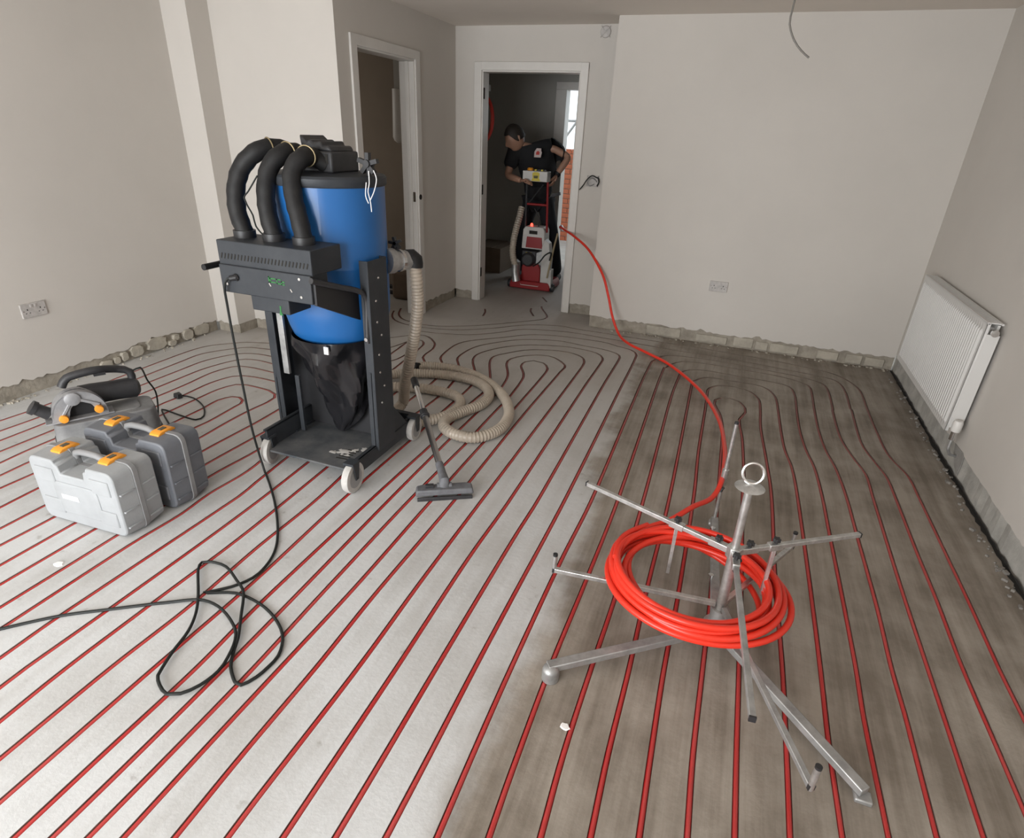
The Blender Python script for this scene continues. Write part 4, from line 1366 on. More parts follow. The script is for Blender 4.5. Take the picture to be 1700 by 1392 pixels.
# power cable hanging from the panel to the floor, then lying in loops
CB = [(440, 785), (455, 830), (461, 880), (455, 918), (430, 952), (398, 970), (370, 978), (347, 983), (339, 984), (345, 985), (390, 985), (425, 999), (450, 1019), (466, 1044), (469, 1064), (462, 1089), (445, 1108),
      (425, 1125), (400, 1138), (390, 1133), (383, 1108), (387, 1085), (395, 1061), (400, 1024), (404, 984), (393, 964), (375, 941), (350, 933), (335, 934), (329, 946), (329, 989), (325, 1019), (312, 1049), (287, 1082), (270, 1108),
      (262, 1122), (265, 1138), (277, 1153), (300, 1152), (332, 1138), (362, 1115), (378, 1092), (390, 1064), (390, 1044), (375, 1019), (355, 1003), (328, 996), (275, 1001), (175, 1013), (100, 1023), (0, 1045), (-160, 1085), (-420, 1150), (-900, 1230)]
x_, z_ = XZ(392, 461, ya-.012)
cp = [Vector((x_, ya-.014, z_)), Vector((x_-.03, ya-.03, z_-.006)), Vector((x_-.052, ya-.033, z_-.045)), aY(377, 505, 1.925), aY(386, 555, 1.93), aY(403, 640, 1.94), aY(419, 715, 1.94)]
fpts = []
for i, (x, y) in enumerate(CB):
    zc = .0055 if i < 22 else (.013 if i < 47 else .0055)
    fpts.append(fl(x, y, zc))
obj('power_cable', MB().tube([Vector((p_.x, p_.y, max(p_.z, .0055))) for p_ in spline(cp+fpts, .02)], .0054, 8), 'black_cable', t)
obj('cable_plug', MB().cyl((x_, ya-.012, z_), (x_-.022, ya-.026, z_-.004), .012, 12).cyl((x_+.004, ya-.010, z_+.002), (x_+.0, ya-.018, z_), .016, 12), 'black_plastic', t)

# ------------------------------------------------------------------ beige hose
HR = .030
t = thing('vacuum_hose', 'beige ribbed hose running from the drum inlet into coils on the floor', 'hose', (-1.2, 2.9, 0))
hp = [aY(689, 442, 2.62), aY(692, 475, 2.63), aY(693, 510, 2.65), aY(688, 555, 2.68), aY(680, 600, 2.72), aY(672, 640, 2.78), fl(669, 668, .06)]
hf = [(652, 690, .032), (668, 706, .032), (702, 700, .032), (740, 691, .032), (763, 675, .032), (757, 658, .032), (715, 647, .032), (670, 643, .032), (638, 641, .034), (628, 631, .045), (652, 622, .05), (692, 620, .034), (750, 624, .032), (795, 636, .032), (812, 654, .032),
      (800, 671, .032), (765, 685, .034), (742, 696, .034), (737, 708, .034), (752, 720, .032), (785, 727, .032), (818, 719, .032), (838, 704, .032), (845, 682, .032), (833, 655, .032), (800, 629, .032), (755, 613, .034), (715, 608, .04), (690, 609, .05)]
hfp = [fl(x, y, z+.003) for x, y, z in hf]
pth = spline(hp+hfp, .009)
rad = [HR+.001+(.0024 if j % 2 else -.0018) for j in range(len(pth))]
obj('hose_body', MB().tube(pth, rad, 16), 'hose', t)
p = fl(690, 610, .05)
obj('end_cuff', MB().cyl(p+Vector((-.05, 0, .0)), p+Vector((.03, -.01, .0)), .038, 16), 'black_rubber', t)

# ------------------------------------------------------------------ wand with floor nozzle
n0, n1 = fl(690, 830, .01), fl(787, 824, .01)
nm = (n0+n1)/2
t = thing('floor_wand', 'chrome vacuum wand with a wide grey floor nozzle leaning on the extractor frame', 'vacuum wand', (nm.x, nm.y, 0))
d = (n1-n0)
d.z = 0
L = d.length
d.normalize()
e2 = Vector((-d.y, d.x, 0))
q = MB().prism([(-L/2, -.028), (L/2, -.028), (L/2, .026), (L/2-.03, .036), (-L/2+.03, .036), (-L/2, .026)], nm+e2*.03+Vector((0, 0, .012)), d, e2, (0, 0, 1), .03, .95)
nz = obj('nozzle_body', q, 'nozzle', t, bevel=.006)
q = MB().bar(nm-d*(L/2-.008)-e2*.0005+Vector((0, 0, -.002)), nm+d*(L/2-.008)-e2*.0005+Vector((0, 0, -.002)), .010, .020)
obj('brush_strip', q, 'dark_grey', nz, bevel=.002)
obj('pedal', MB().prism([(-.02, -.01), (.02, -.01), (.02, .012), (-.02, .012)], nm+d*(-.07)+e2*.035+Vector((0, 0, .042)), d, e2, (0, 0, 1), .014), 'dark_grey', nz, bevel=.002)
nk = nm+e2*.045+Vector((0, 0, .04))
wj = aY(733, 783, 2.20)
wt = aY(689, 636, 2.66)
wd = (wt-wj).normalized()
obj('swivel_neck', MB().tube([nk-Vector((0, 0, .01)), nk+Vector((0, 0, .03)), wj-wd*.01, wj+wd*.05], [.028, .024, .020, .020], 14).cyl(nk-d*.035, nk+d*.035, .016, 12), 'nozzle', t)
wm = wj+(wt-wj)*.62
obj('wand_tube', MB().cyl(wj, wm, .0165, 16), mat('brushed_steel', (0.42, 0.41, 0.40), 0.3, 1.0), t)
obj('wand_tube', MB().cyl(wm, wt, .0135, 16), 'chrome', t)
obj('locking_collar', MB().cyl(wm-wd*.03, wm+wd*.025, .021, 16).cyl(wm-wd*.022, wm-wd*.008, .026, 16), 'black_plastic', t, bevel=.002)
obj('end_collar', MB().cyl(wt-wd*.03, wt+wd*.03, .020, 16), 'black_plastic', t)

# ================================================================== TOOL CASES
def rrect(w_, h_, r, k=3):
    out = []
    for cx, cy, a0 in ((w_/2-r, r, -PI/2), (w_/2-r, h_-r, 0), (-w_/2+r, h_-r, PI/2), (-w_/2+r, r, PI)):
        for i in range(k+1):
            a_ = a0+PI/2*i/k
            out.append((cx+r*math.cos(a_), cy+r*math.sin(a_)))
    return out


def tool_case(label, o, ang, L, T, Hh, ma, mb_, group=None, sticker=False):
    """o: front-right lower corner; length runs to the left, thickness to the back"""
    ex = Vector((math.cos(ang), math.sin(ang), 0))
    ey = Vector((-math.sin(ang), math.cos(ang), 0))
    ez = Vector((0, 0, 1))
    cen = Vector(o) - ex*(L/2)
    t = thing('tool_case', label, 'tool case', cen+ey*(T/2), group)

    def shell(y_a, y_b, inset, tap):
        poly = rrect(L-2*inset, Hh-inset, .035)
        # notch for the handle along the top
        top_i = [i for i, p_ in enumerate(poly) if p_[1] > Hh-inset-1e-6]
        out = []
        for i, p_ in enumerate(poly):
            out.append(p_)
            if p_[1] > Hh-inset-1e-6 and p_[0] > 0 and poly[(i+1) % len(poly)][0] < 0:
                out += [(L*.20, Hh-inset), (L*.185, Hh-.022), (L*.155, Hh-.022), (L*.14, Hh-.062), (-L*.14, Hh-.062), (-L*.155, Hh-.022), (-L*.185, Hh-.022), (-L*.20, Hh-inset)]
        return MB().prism(out, cen+ey*y_a, ex, ez, ey, y_b-y_a, tap)
    f_ = obj('front_shell', shell(T*.46, 0, 0, .965), ma, t, bevel=.006)
    obj('rear_shell', shell(T*.54, T, 0, .965), ma, t, bevel=.006)
    obj('seam_band', shell(T*.44, T*.56, -.004, 1.0), mb_, t, bevel=.002)
    # stiffening ribs on the ends and corner pads on the front
    for s_ in (-1, 1):
        for zf in (.16, .40, .66):
            p_ = cen+ex*(s_*L/2*.985)
            obj('end_rib', MB().bar(p_+ey*(T*.06)+ez*(Hh*zf), p_+ey*(T*.40)+ez*(Hh*zf), .012, .008), ma, t, bevel=.002)
            obj('end_rib', MB().bar(p_+ey*(T*.60)+ez*(Hh*zf), p_+ey*(T*.94)+ez*(Hh*zf), .012, .008), ma, t, bevel=.002)
    for s_ in (-1, 1):
        for zz in (.05, Hh-.115):
            obj('corner_pad', MB().prism([(-.05, 0), (.05, 0), (.05, .07), (-.05, .07)], cen+ex*(s_*(L/2-.085))+ez*zz, ex, ez, -ey, .005, .9), ma, f_, bevel=.002)
    obj('face_panel', MB().prism(rrect(L*.52, Hh*.5, .03), cen+ez*(Hh*.18), ex, ez, -ey, .004, .96), ma, f_, bevel=.002)
    for s_ in (-1, 1):
        p_ = cen+ex*(s_*L*.275)+ey*(T*.5)+ez*(Hh-.008)
        la = obj('latch', MB().prism([(-T*.24, -.012), (T*.24, -.012), (T*.24, .012), (T*.16, .020), (-T*.16, .020), (-T*.24, .012)], p_-ex*.026, ey, ez, ex, .052), 'orange', t, bevel=.003)
        obj('latch_tab', MB().box(p_+ez*.021, (.02, .03, .004), Quaternion((0, 0, 1), ang)), mat('latch_grey', (0.10, 0.09, 0.06), 0.6) if 'latch_grey' not in bpy.data.materials else bpy.data.materials['latch_grey'], la)
    hp_ = [cen+ex*x_+ey*(T*.5)+ez*z_ for x_, z_ in ((-L*.17, Hh-.035), (-L*.155, Hh-.012), (-L*.10, Hh-.004), (0, Hh-.002), (L*.10, Hh-.004), (L*.155, Hh-.012), (L*.17, Hh-.035))]
    obj('handle', MB().tube(spline(hp_, .02), .014, 12), mb_, t)
    if sticker:
        obj('name_plate', MB().prism([(-.045, -.011), (.045, -.011), (.045, .011), (-.045, .011)], cen-ex*(L*.08)+ez*(Hh*.46)-ey*.0042, ex, ez, -ey, .0015), 'white_tie', f_)
        for k in range(6):
            pass
    return t


tool_case('light grey upright tool case in front with two orange latches and white plate', fl(217, 897), .045, .465, .188, .312, 'case_light', 'case_mid', 'grey tool cases with orange latches', True)
tool_case('darker blue grey upright tool case standing just behind the pale front case', fl(299, 849), .045, .47, .19, .335, 'case_dark', 'case_mid', 'grey tool cases with orange latches')

# dusty case lying behind, carrying the saw
RH, RW = .25, .21
e0_, e1_ = fl(86, 713, RH), fl(264, 676, RH)
rex = e1_-e0_
rex.z = 0
RL = rex.length
rex.normalize()
rey = Vector((-rex.y, rex.x, 0))
rc0 = (e0_+e1_)/2+rey*(RW/2)
rc0.z = 0
t = thing('tool_case', 'dusty dark grey tool case lying at the back under the wall chaser', 'tool case', rc0, 'grey tool cases')
for nm, z0_, z1_, w_ in (('lower_shell', .0, RH*.46, 0), ('upper_shell', RH*.54, RH, 0), ('seam_band', RH*.44, RH*.56, -.004)):
    poly = rrect(RL-2*w_, RW-2*w_, .045, 4)
    up_ = nm == 'upper_shell'
    o_ = rc0+Vector((0, 0, z0_ if nm != 'lower_shell' else z1_))-rey*(RW/2)
    obj(nm, MB().prism(poly, o_, rex, rey, (0, 0, 1) if nm != 'lower_shell' else (0, 0, -1), abs(z1_-z0_), .955 if nm != 'seam_band' else 1), 'case_dusty' if nm != 'seam_band' else 'dark_grey', t, bevel=.006)
obj('lid_panel', MB().prism(rrect(RL*.7, RW*.6, .03), rc0+Vector((0, 0, RH))-rey*(RW*.3), rex, rey, (0, 0, 1), .004, .97), 'case_dusty', t, bevel=.002)
obj('carry_handle', MB().tube(spline([rc0-rey*(RW/2-.006)+rex*x_-rey*y_+Vector((0, 0, RH*.5)) for x_, y_ in ((-.09, 0), (-.075, .028), (0, .034), (.075, .028), (.09, 0))], .015), .011, 10), 'dark_grey', t)

# wall chaser (groove saw)
g0 = fl(88, 701, RH+.006)
gu = fl(176, 683, RH+.006)-g0
gu.z = 0
gu.normalize()
gn = Vector((gu.y, -gu.x, 0))       # towards the camera side
gz = Vector((0, 0, 1))
t = thing('groove_saw', 'grey wall chaser saw with orange knobs and a black body on the rear case', 'power saw', g0+gu*.12)
GR = .112
gc = g0+gu*.112
arc = [(GR*math.cos(PI*i/20)*1.0, GR*1.12*math.sin(PI*i/20)+.012) for i in range(21)]
inn = [(.050*math.cos(PI*i/12)+.012, .052*math.sin(PI*i/12)+.03) for i in range(13)]
poly = [(GR+.004, -.0)] + arc + [(-GR-.004, 0.0), (-.05, 0.0)] + [(-.04, .03)] + inn[::-1][1:-1] + [(.064, .03), (.074, 0)]
obj('blade_guard', MB().prism(poly, gc+gn*.022, gu, gz, gn, .006).prism(poly, gc-gn*.045, gu, gz, gn, .006), 'alu', t, bevel=.002)
q = MB()
vs, fs = [], []
for x_, y_ in arc:
    vs += [gc+gu*x_+gz*y_-gn*.045, gc+gu*x_+gz*y_+gn*.028, gc+gu*(x_*.95)+gz*(y_*.95)+gn*.028, gc+gu*(x_*.95)+gz*(y_*.95)-gn*.045]
for i in range(20):
    o_ = 4*i
    fs += [(o_, o_+1, o_+5, o_+4), (o_+1, o_+2, o_+6, o_+5), (o_+2, o_+3, o_+7, o_+6), (o_+3, o_, o_+4, o_+7)]
q.add(vs, fs)
obj('guard_rim', q, 'alu', t)
obj('base_shoe', MB().bar(gc-gu*.140-gn*.01, gc+gu*.135-gn*.01, .085, .008), 'alu', t, bevel=.002)
obj('blade', MB().lathe([(.001, -.012), (.088, -.012), (.09, -.010), (.088, -.008), (.001, -.008)], gc+gz*.05+gn*.0, gn, 32), 'black_plastic', t)
p = gc+gn*.030+gz*.105+gu*(-.015)
obj('guard_boss', MB().lathe([(.034, -.01), (.032, .006), (.022, .010), (.001, .010)], p, gn, 20), 'alu', t)
obj('guard_rib', MB().bar(p-gz*.0, gc+gn*.030-gu*.075+gz*.02, .014, .010, gn), 'alu', t, bevel=.003)
obj('guard_rib', MB().bar(p+gu*.01, gc+gn*.030+gu*.085+gz*.055, .014, .010, gn), 'alu', t, bevel=.003)
for x_, z_ in ((-.068, .018), (.076, .034)):
    c = gc+gu*x_+gz*z_+gn*.028
    obj('orange_knob', MB().lathe([(.018, 0), (.020, .010), (.017, .022), (.001, .024)], c, gn, 16), 'orange', t)
mb0, mb1 = gc-gn*.05+gz*.085+gu*.02, gc-gn*.10+gz*.060+gu*.27
obj('motor_body', MB().tube([mb0, mb0+(mb1-mb0)*.2, mb0+(mb1-mb0)*.6, mb0+(mb1-mb0)*.93, mb1], [.050, .052, .050, .053, .036], 18), 'dark_grey', t)
hl = [mb1+gz*.03-gu*.02, mb1+gz*.085-gu*.02, mb1+gz*.11-gu*.07, mb0+gz*.115+gu*.08, mb0+gz*.10-gu*.03, mb0+gz*.06-gu*.06]
obj('loop_handle', MB().tube(spline(hl, .02), .019, 12), 'dark_grey', t)
obj('trigger', MB().box(hl[3]-gz*.022+gu*.02, (.05, .016, .014), gu.to_track_quat('X', 'Z')), 'black_plastic', t)
dp = aY(82, 670, g0.y+.0)
obj('dust_port', MB().tube([gc-gu*.115+gz*.03-gn*.03, gc-gu*.165+gz*.075-gn*.03], [.030, .028], 14).tube([gc-gu*.160+gz*.070-gn*.03, gc-gu*.175+gz*.083-gn*.03], [.034, .034], 14), 'dark_grey', t)
# mains lead of the chaser, over the case and along the floor to its plug
hl2 = hl[2]
lead = [hl[1]+gu*.005, hl[1]+gu*.05+gz*.012, aY(245, 632, 2.10), aY(258, 650, 2.13), aY(262, 672, 2.12), aY(264, 700, 2.06), fl(275, 712, .006), fl(300, 722, .006), fl(318, 735, .006), fl(322, 748, .006), fl(300, 728, .012), fl(280, 703, .008), fl(268, 680, .008), fl(275, 681, .006), fl(300, 690, .006), fl(325, 697, .006), fl(338, 691, .006), fl(338, 676, .006), fl(325, 663, .006), fl(310, 658, .006), fl(300, 657, .012)]
obj('mains_lead', MB().tube(spline(lead, .02), .0045, 8), 'black_cable', t)
c = fl(296, 657, .016)
obj('mains_plug', MB().prism([(-.025, -.022), (.025, -.016), (.025, .016), (-.025, .022)], c-Vector((0, 0, .014)), (.95, -.3, 0), (.3, .95, 0), (0, 0, 1), .030, .85), 'black_plastic', t, bevel=.004)


# ================================================================== FLOOR MACHINE IN THE HALL
GX, GY = -2.085, 6.25
t = thing('floor_grinder', 'red and white upright floor grinder in the hall doorway, held by the person', 'floor grinder', (GX, GY, 0))
V = Vector
obj('base_skirt', MB().prism([(-.235, 0), (.235, 0), (.235, .05), (.215, .085), (-.215, .085), (-.235, .05)], (GX, GY-.03, .012), (1, 0, 0), (0, 0, 1), (0, 1, 0), .40), 'mach_red', t, bevel=.008)
obj('front_lip', MB().prism([(-.11, .02), (-.10, .006), (.10, .006), (.11, .02), (.10, .012), (-.10, .012)], (GX-.0, GY-.032, .045), (1, 0, 0), (0, 0, 1), (0, -1, 0), .004), 'mach_white', t)
obj('front_housing', MB().prism([(-.12, 0), (.10, 0), (.10, .14), (.07, .20), (-.10, .20), (-.12, .15)], (GX+.0, GY+.02, .09), (1, 0, 0), (0, 0, 1), (0, 1, 0), .25), 'mach_red', t, bevel=.008)
for s_ in (-1, 1):
    obj('base_wheel', MB().lathe([(.02, -.018), (.04, -.02), (.045, -.012), (.045, .012), (.04, .02), (.02, .018)], (GX+s_*.25, GY+.03, .045), (1, 0, 0), 20), 'dark_grey', t)
obj('side_plate', MB().prism([(-.03, 0), (.06, 0), (.075, .30), (.05, .46), (.0, .50), (-.03, .42)], (GX+.14, GY+.0, .06), (1, 0, 0), (0, 0, 1), (0, 1, 0), .10), 'mach_white', t, bevel=.006)
obj('side_plate', MB().prism([(-.03, 0), (.03, 0), (.03, .22), (-.02, .25)], (GX-.19, GY+.0, .06), (1, 0, 0), (0, 0, 1), (0, 1, 0), .10), 'mach_white', t, bevel=.006)
obj('side_plate', MB().prism([(-.02, 0), (.02, 0), (.018, .20), (-.02, .20)], (GX+.225, GY-.02, .05), (1, 0, 0), (0, 0, 1), (0, 1, 0), .08), 'mach_white', t, bevel=.005)
obj('engine', MB().tube([V((GX-.04, GY-.03, .33)), V((GX-.04, GY+.0, .33)), V((GX-.04, GY+.16, .33))], [.06, .078, .078], 18).b2((GX-.12, GY+.02, .26), (GX+.04, GY+.16, .42)), 'dark_grey', t, bevel=.006)
obj('engine_label', MB().b2((GX-.075, GY+.012, .385), (GX-.01, GY+.02, .405)), 'yellow', t)
obj('belt_cover', MB().prism([(-.05, 0), (.10, 0), (.13, .12), (.05, .16), (-.05, .12)], (GX+.05, GY+.04, .27), (1, 0, 0), (0, 0, 1), (0, 1, 0), .10), 'galv_dull', t, bevel=.006)
uh = obj('upper_housing', MB().prism([(-.135, 0), (.13, 0), (.12, .20), (.10, .235), (-.10, .235), (-.125, .20)], (GX+.0, GY+.03, .44), (1, 0, 0), (0, 0, 1), (0, 1, 0), .18), 'mach_white', t, bevel=.008)
obj('red_panel', MB().prism([(-.095, 0), (.10, 0), (.085, .115), (-.085, .115)], (GX+.01, GY+.028, .455), (1, 0, 0), (0, 0, 1), (0, -1, 0), .006), 'mach_red', uh, bevel=.002)
obj('black_tag', MB().b2((GX-.05, GY+.022, .60), (GX+.04, GY+.03, .635)), 'dark_gap', uh)
obj('indicator_light', MB().lathe([(.014, 0), (.014, .02), (.008, .03), (.001, .032)], (GX-.045, GY+.08, .675), (0, 0, 1), 12), 'led_red', uh)
for s_ in (-1, 1):
    obj('handle_tube', MB().tube(spline([V((GX+s_*.125, GY+.10, .62)), V((GX+s_*.12, GY+.08, .85)), V((GX+s_*.115, GY+.05, 1.16))], .05), .0125, 10), 'mach_red' if s_ > 0 else 'dark_grey', t)
obj('cross_tube', MB().cyl(V((GX-.12, GY+.08, .90)), V((GX+.12, GY+.08, .90)), .0125, 10), 'mach_red', t)
obj('brace', MB().cyl(V((GX-.10, GY+.08, .90)), V((GX+.06, GY+.07, 1.10)), .006, 8), 'dark_grey', t)
obj('brace', MB().tube(spline([V((GX+.03, GY+.08, .66)), V((GX+.04, GY+.07, .76)), V((GX-.02, GY+.07, .86))], .03), .007, 8), 'dark_grey', t)
cbx = obj('control_box', MB().b2((GX-.135, GY-.04, 1.135), (GX+.135, GY+.08, 1.235)), 'mach_white', t, bevel=.006)
obj('warning_label', MB().prism([(-.05, -.043), (.05, -.043), (.035, -.015), (.04, .03), (.02, .043), (-.02, .043), (-.04, .03), (-.035, -.015)], (GX+.012, GY-.041, 1.183), (1, 0, 0), (0, 0, 1), (0, -1, 0), .002), 'yellow', cbx)
obj('label_print', MB().prism([(-.02, -.012), (.02, -.012), (.025, .014), (-.025, .014)], (GX+.012, GY-.0435, 1.178), (1, 0, 0), (0, 0, 1), (0, -1, 0), .001), mat('label_ink', (0.10, 0.09, 0.03), 0.6), cbx)
obj('knob', MB().lathe([(.03, 0), (.034, .012), (.026, .026), (.001, .028)], (GX-.075, GY+.03, 1.235), (0, 0, 1), 16), 'orange', cbx)
for i in range(4):
    obj('switch', MB().b2((GX-.02+.035*i, GY-.0, 1.235), (GX+.0+.035*i, GY+.03, 1.25)), 'yellow' if i % 2 == 0 else 'black_plastic', cbx)
hz_ = [aY(855, 442, 6.16), aY(851, 420, 6.16), aY(853, 398, 6.18), aY(857, 380, 6.24), aY(862, 362, 6.30), aY(866, 345, 6.36)]
pth = spline(hz_, .012)
obj('dust_hose', MB().tube(pth, [.034+(.003 if j % 2 else -.002) for j in range(len(pth))], 12), 'hose', t)
obj('hose_clamp', MB().tube([hz_[0]+V((0, 0, .02)), hz_[0]-V((0, 0, .05)), hz_[0]-V((-.02, 0, .16))], [.040, .036, .045], 14), 'galv', t)
obj('yellow_cord', MB().tube(spline([aY(926, 388, 6.25), aY(920, 410, 6.2), aY(915, 432, 6.16), aY(911, 448, 6.14), aY(908, 462, 6.14)], .02), .010, 8), mat('yellow_cord', (0.34, 0.27, 0.16), 0.6), t)
obj('cable', MB().tube(spline([aY(885, 442, 6.14), aY(895, 436, 6.1), aY(905, 424, 6.1), aY(915, 420, 6.15), aY(912, 433, 6.12)], .02), .008, 8), 'black_cable', t)

# ================================================================== PERSON
def skin_mesh(verts, edges, radii, root=0, levels=2):
    me = bpy.data.meshes.new('tmp')
    me.from_pydata([V(v) for v in verts], edges, [])
    o = bpy.data.objects.new('tmp', me)
    COL.objects.link(o)
    o.modifiers.new('skin', 'SKIN').use_smooth_shade = True
    sl = me.skin_vertices[0].data
    for i, r_ in enumerate(radii):
        sl[i].radius = r_ if isinstance(r_, tuple) else (r_, r_)
        sl[i].use_root = (i == root)
    s_ = o.modifiers.new('sub', 'SUBSURF')
    s_.levels = s_.render_levels = levels
    dg = bpy.context.evaluated_depsgraph_get()
    ev = o.evaluated_get(dg)
    m_ = ev.to_mesh()
    vs = [v.co.copy() for v in m_.vertices]
    fs = [tuple(p.vertices) for p in m_.polygons]
    ev.to_mesh_clear()
    bpy.data.objects.remove(o)
    bpy.data.meshes.remove(me)
    return vs, fs


J = dict(pel=V((-2.195, 6.72, .95)), sp1=V((-2.195, 6.66, 1.10)), sp2=V((-2.205, 6.58, 1.25)), ch=V((-2.215, 6.51, 1.38)), nb=V((-2.265, 6.44, 1.435)), nk=V((-2.325, 6.37, 1.465)),
         shl=V((-2.40, 6.42, 1.40)), ell=V((-2.435, 6.33, 1.165)), wrl=V((-2.235, 6.22, 1.135)), shr=V((-2.015, 6.53, 1.455)), elr=V((-1.822, 6.52, 1.375)), wrr=V((-1.925, 6.44, 1.195)),
         hl=V((-2.28, 6.72, .88)), knl=V((-2.37, 6.66, .50)), anl=V((-2.42, 6.86, .09)), hr=V((-2.11, 6.72, .88)), knr=V((-1.985, 6.66, .49)), anr=V((-1.945, 6.80, .09)))
vn = ['pel', 'sp1', 'sp2', 'ch', 'nb', 'nk', 'shl', 'ell', 'wrl', 'shr', 'elr', 'wrr', 'hl', 'knl', 'anl', 'hr', 'knr', 'anr']
ed = [('pel', 'sp1'), ('sp1', 'sp2'), ('sp2', 'ch'), ('ch', 'nb'), ('nb', 'nk'), ('ch', 'shl'), ('shl', 'ell'), ('ell', 'wrl'), ('ch', 'shr'), ('shr', 'elr'), ('elr', 'wrr'), ('pel', 'hl'), ('hl', 'knl'), ('knl', 'anl'), ('pel', 'hr'), ('hr', 'knr'), ('knr', 'anr')]
ra = dict(pel=(.12, .085), sp1=(.11, .08), sp2=(.115, .085), ch=(.095, .075), nb=.062, nk=.055, shl=.046, ell=.042, wrl=.030, shr=.040, elr=.042, wrr=.030, hl=.080, knl=.058, anl=.042, hr=.080, knr=.058, anr=.042)
vi = {k: i for i, k in enumerate(vn)}
body = MB()
vs, fs = skin_mesh([J[k] for k in vn], [(vi[a_], vi[b_]) for a_, b_ in ed], [ra[k] for k in vn], 0)
body.add(vs, fs)
# head, turned down and to the picture's left
hc = V((-2.365, 6.32, 1.53))
face = V((-.62, -.60, -.52)).normalized()          # where the face looks
side = face.cross(V((0, 0, 1))).normalized()
hup = side.cross(face).normalized()
nh, mh_ = 26, 20
vs, fs = [], []
for i in range(mh_+1):
    th = PI*i/mh_
    for k in range(nh):
        a_ = 2*PI*k/nh
        cx_, sy_ = math.cos(a_), math.sin(a_)
        z_ = math.cos(th)
        r_ = math.sin(th)
        f_ = r_*cx_
        s_ = r_*sy_
        jaw = 1-.24*max(0, -z_)
        p_ = face*(f_*.098*(1.0 if f_ > 0 else 1.05)) + side*(s_*.076*jaw) + hup*(z_*.122)
        if f_ > 0:
            g = math.exp(-((s_/.17)**2))
            nose = math.exp(-(((z_+.12)/.20)**2))*g*.030*(1 if z_ < .1 else .5)
            brow = math.exp(-(((z_-.22)/.10)**2))*.007
            eye = -math.exp(-(((z_-.06)/.10)**2)-(((abs(s_)-.38)/.17)**2))*.010
            lips = math.exp(-(((z_+.50)/.07)**2)-((s_/.28)**2))*.007
            chin = math.exp(-(((z_+.82)/.16)**2)-((s_/.35)**2))*.012
            p_ += face*(nose+brow+eye+lips+chin)
        vs.append(hc+p_)
for i in range(mh_):
    for k in range(nh):
        l = (k+1) % nh
        fs.append((i*nh+k, i*nh+l, (i+1)*nh+l, (i+1)*nh+k))
body.add(vs, fs)
for s_ in (-1, 1):
    e_ = hc+side*(s_*.076)-face*.008-hup*.005
    body.tube([e_-hup*.032, e_-hup*.012-face*.004, e_+hup*.016-face*.010, e_+hup*.032-face*.004], [.006, .012, .015, .008], 8)


def hand(wr, dirv, palm_n, s, curl):
    """palm plus five curled fingers, as one piece"""
    d_ = dirv.normalized()
    n_ = (palm_n-d_*palm_n.dot(d_)).normalized()
    sd = d_.cross(n_)*s
    vs_, e_, r_ = [wr-d_*.01, wr+d_*.035, wr+d_*.072], [(0, 1), (1, 2)], [(.026, .017), (.036, .017), (.040, .015)]
    body.add(*skin_mesh(vs_, e_, r_, 0, 2))
    for i, (off, L) in enumerate(((.030, .070), (.010, .078), (-.010, .072), (-.029, .056))):
        b0 = wr+d_*.060+sd*off
        pts, cur, dd_ = [b0], b0+d_*.022, d_
        pts.append(cur)
        for j in range(3):
            dd_ = (dd_+n_*curl*(.7+.15*j)).normalized()
            cur = cur+dd_*(L*(.42, .33, .25)[j])
            pts.append(cur)
        body.add(*skin_mesh(pts, [(q_, q_+1) for q_ in range(4)], [.0105, .0105, .0095, .0088, .0072], 0, 1))
    b0 = wr+d_*.018+sd*.022
    pts = [b0, b0+sd*.022+d_*.018+n_*.004, b0+sd*.030+d_*.045+n_*.016, b0+sd*.026+d_*.066+n_*.026]
    body.add(*skin_mesh(pts, [(0, 1), (1, 2), (2, 3)], [.014, .013, .0115, .009], 0, 1))


hand(J['wrl'], V((1, -.30, .10)), V((0, -.35, -1)), 1, .75)
hand(J['wrr'], V((-.30, -.35, -1)), V((-1, -.2, .0)), -1, .6)
t = thing('person', 'person in black t-shirt and work trousers bending over the floor grinder in the hall', 'person', (-2.18, 6.78, 0))
obj('body', body, 'skin', t)
# clothing
def cloth(name, keys, edges, rad, m, levels=2, root=0):
    ix = {k: i for i, k in enumerate(keys)}
    vs_, fs_ = skin_mesh([J2[k] for k in keys], [(ix[a_], ix[b_]) for a_, b_ in edges], [rad[k] for k in keys], root, levels)
    return obj(name, MB().add(vs_, fs_), m, t)


J2 = dict(J)
J2['slL'] = J['shl']+(J['ell']-J['shl'])*.72
J2['slR'] = J['shr']+(J['elr']-J['shr'])*.80
J2['hem'] = J['pel']+V((0, .0, -.06))
J2['cuL'] = J['anl']+V((0, 0, -.015))
J2['cuR'] = J['anr']+V((0, 0, -.015))
J2['hl'] = J['pel']+V((-.085, .0, -.07))
J2['hr'] = J['pel']+V((.085, .0, -.07))
J2['nb2'] = J['nb']+(J['nk']-J['nb'])*.12
cloth('t_shirt', ['sp2', 'hem', 'sp1', 'ch', 'nb2', 'shl', 'slL', 'shr', 'slR'], [('hem', 'sp1'), ('sp1', 'sp2'), ('sp2', 'ch'), ('ch', 'nb2'), ('ch', 'shl'), ('shl', 'slL'), ('ch', 'shr'), ('shr', 'slR')],
      dict(hem=(.185, .145), sp1=(.172, .130), sp2=(.185, .135), ch=(.172, .138), nb2=.080, shl=.095, slL=.077, shr=.104, slR=.076), 'cloth_black')
cloth('trousers', ['pel', 'hl', 'knl', 'cuL', 'hr', 'knr', 'cuR'], [('pel', 'hl'), ('hl', 'knl'), ('knl', 'cuL'), ('pel', 'hr'), ('hr', 'knr'), ('knr', 'cuR')],
      dict(pel=(.140, .108), hl=.102, knl=.084, cuL=.074, hr=.102, knr=.086, cuR=.074), 'cloth_navy')
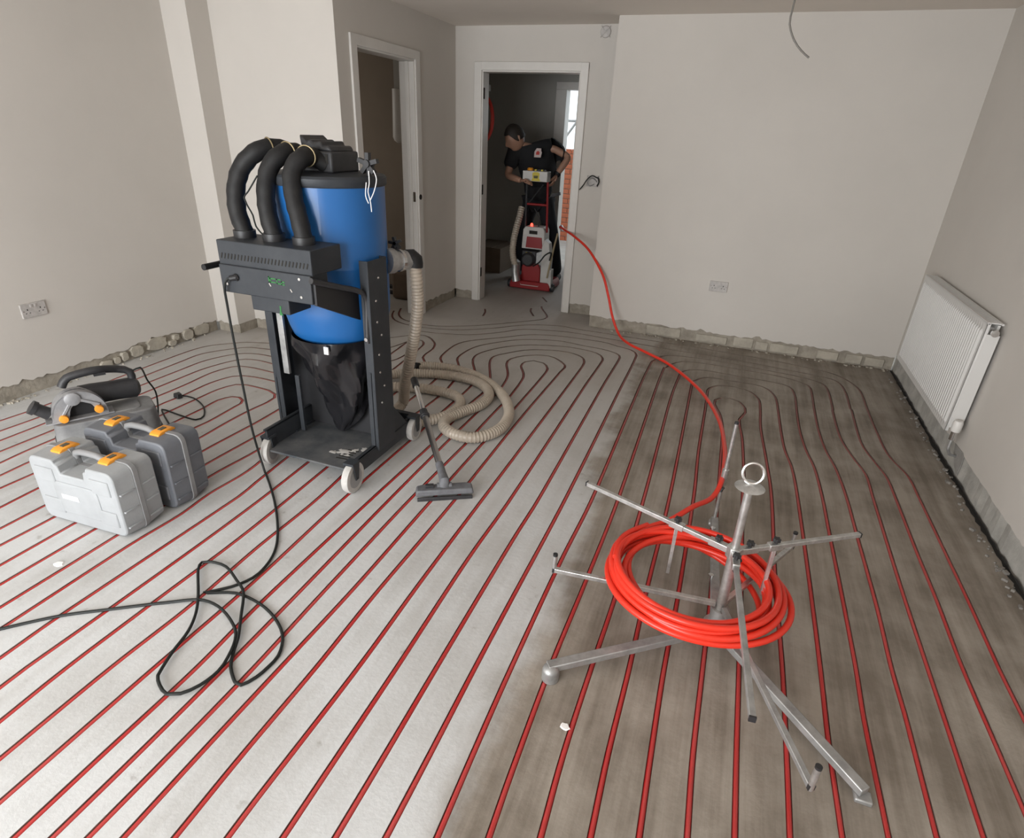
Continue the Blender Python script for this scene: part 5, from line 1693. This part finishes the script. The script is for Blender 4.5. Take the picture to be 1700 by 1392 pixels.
for an in ('anl', 'anr'):
    a_ = J[an]
    q = MB().tube([V((a_.x, a_.y+.06, .05)), V((a_.x, a_.y+.03, .055)), V((a_.x, a_.y-.06, .045)), V((a_.x, a_.y-.15, .038)), V((a_.x, a_.y-.19, .03))], [.035, .052, .050, .045, .025], 14)
    q = MB().add([V((p_.x, p_.y, max(p_.z, .004))) for p_ in q.v], q.f)
    obj('shoe', q, 'black_rubber', t)
# hair cap
q = MB()
vs, fs = [], []
hn = 26
for i in range(11):
    th = PI*.56*i/10
    for k in range(hn):
        a_ = 2*PI*k/hn
        f_ = math.sin(th)*math.cos(a_)
        s_ = math.sin(th)*math.sin(a_)
        lim = 1.0
        z_ = math.cos(th if f_ < .2 else th*(1-.42*min(1, (f_-.2)/.5)))
        th2 = math.acos(max(-1, min(1, z_)))
        sn = math.sin(th2)
        f2, s2 = sn*math.cos(a_), sn*math.sin(a_)
        k_ = 1.10+.02*math.sin(9*a_+i*2)
        vs.append(hc+face*(f2*.100*k_*1.02-.006)+side*(s2*.078*k_)+hup*(z_*.124*k_))
for i in range(10):
    for k in range(hn):
        l = (k+1) % hn
        fs.append((i*hn+k, i*hn+l, (i+1)*hn+l, (i+1)*hn+k))
q.add(vs, fs)
hr_ = obj('hair', q, 'hair', t)
so = hr_.modifiers.new('thick', 'SOLIDIFY')
so.thickness = .012
# chest print and pocket tab
bc = aY(893, 254, 6.345)
bp_ = obj('chest_print', MB().prism([(-.035, -.045), (.04, -.045), (.045, .005), (.035, .02), (.03, .045), (-.02, .045), (-.04, .01)], bc, (.98, -.05, 0), (0, .35, .94), (0, -.94, .35), .003), 'badge', t)
obj('print_mark', MB().prism([(-.018, -.02), (.02, -.02), (.02, .006), (.0, .02), (-.018, .006)], bc+V((0, -.0035, .001)), (.98, -.05, 0), (0, .35, .94), (0, -.94, .35), .002), 'badge_red', bp_)
c = aY(923, 323, 6.60)
obj('pocket_tab', MB().bar(c+V((-.05, 0, -.012)), c+V((.05, 0, .012)), .012, .032), 'dark_grey', t)
obj('wrist_band', MB().tube([J['wrr']+(J['elr']-J['wrr']).normalized()*x_ for x_ in (.0, .03)], [.036, .038], 14), 'black_rubber', t)
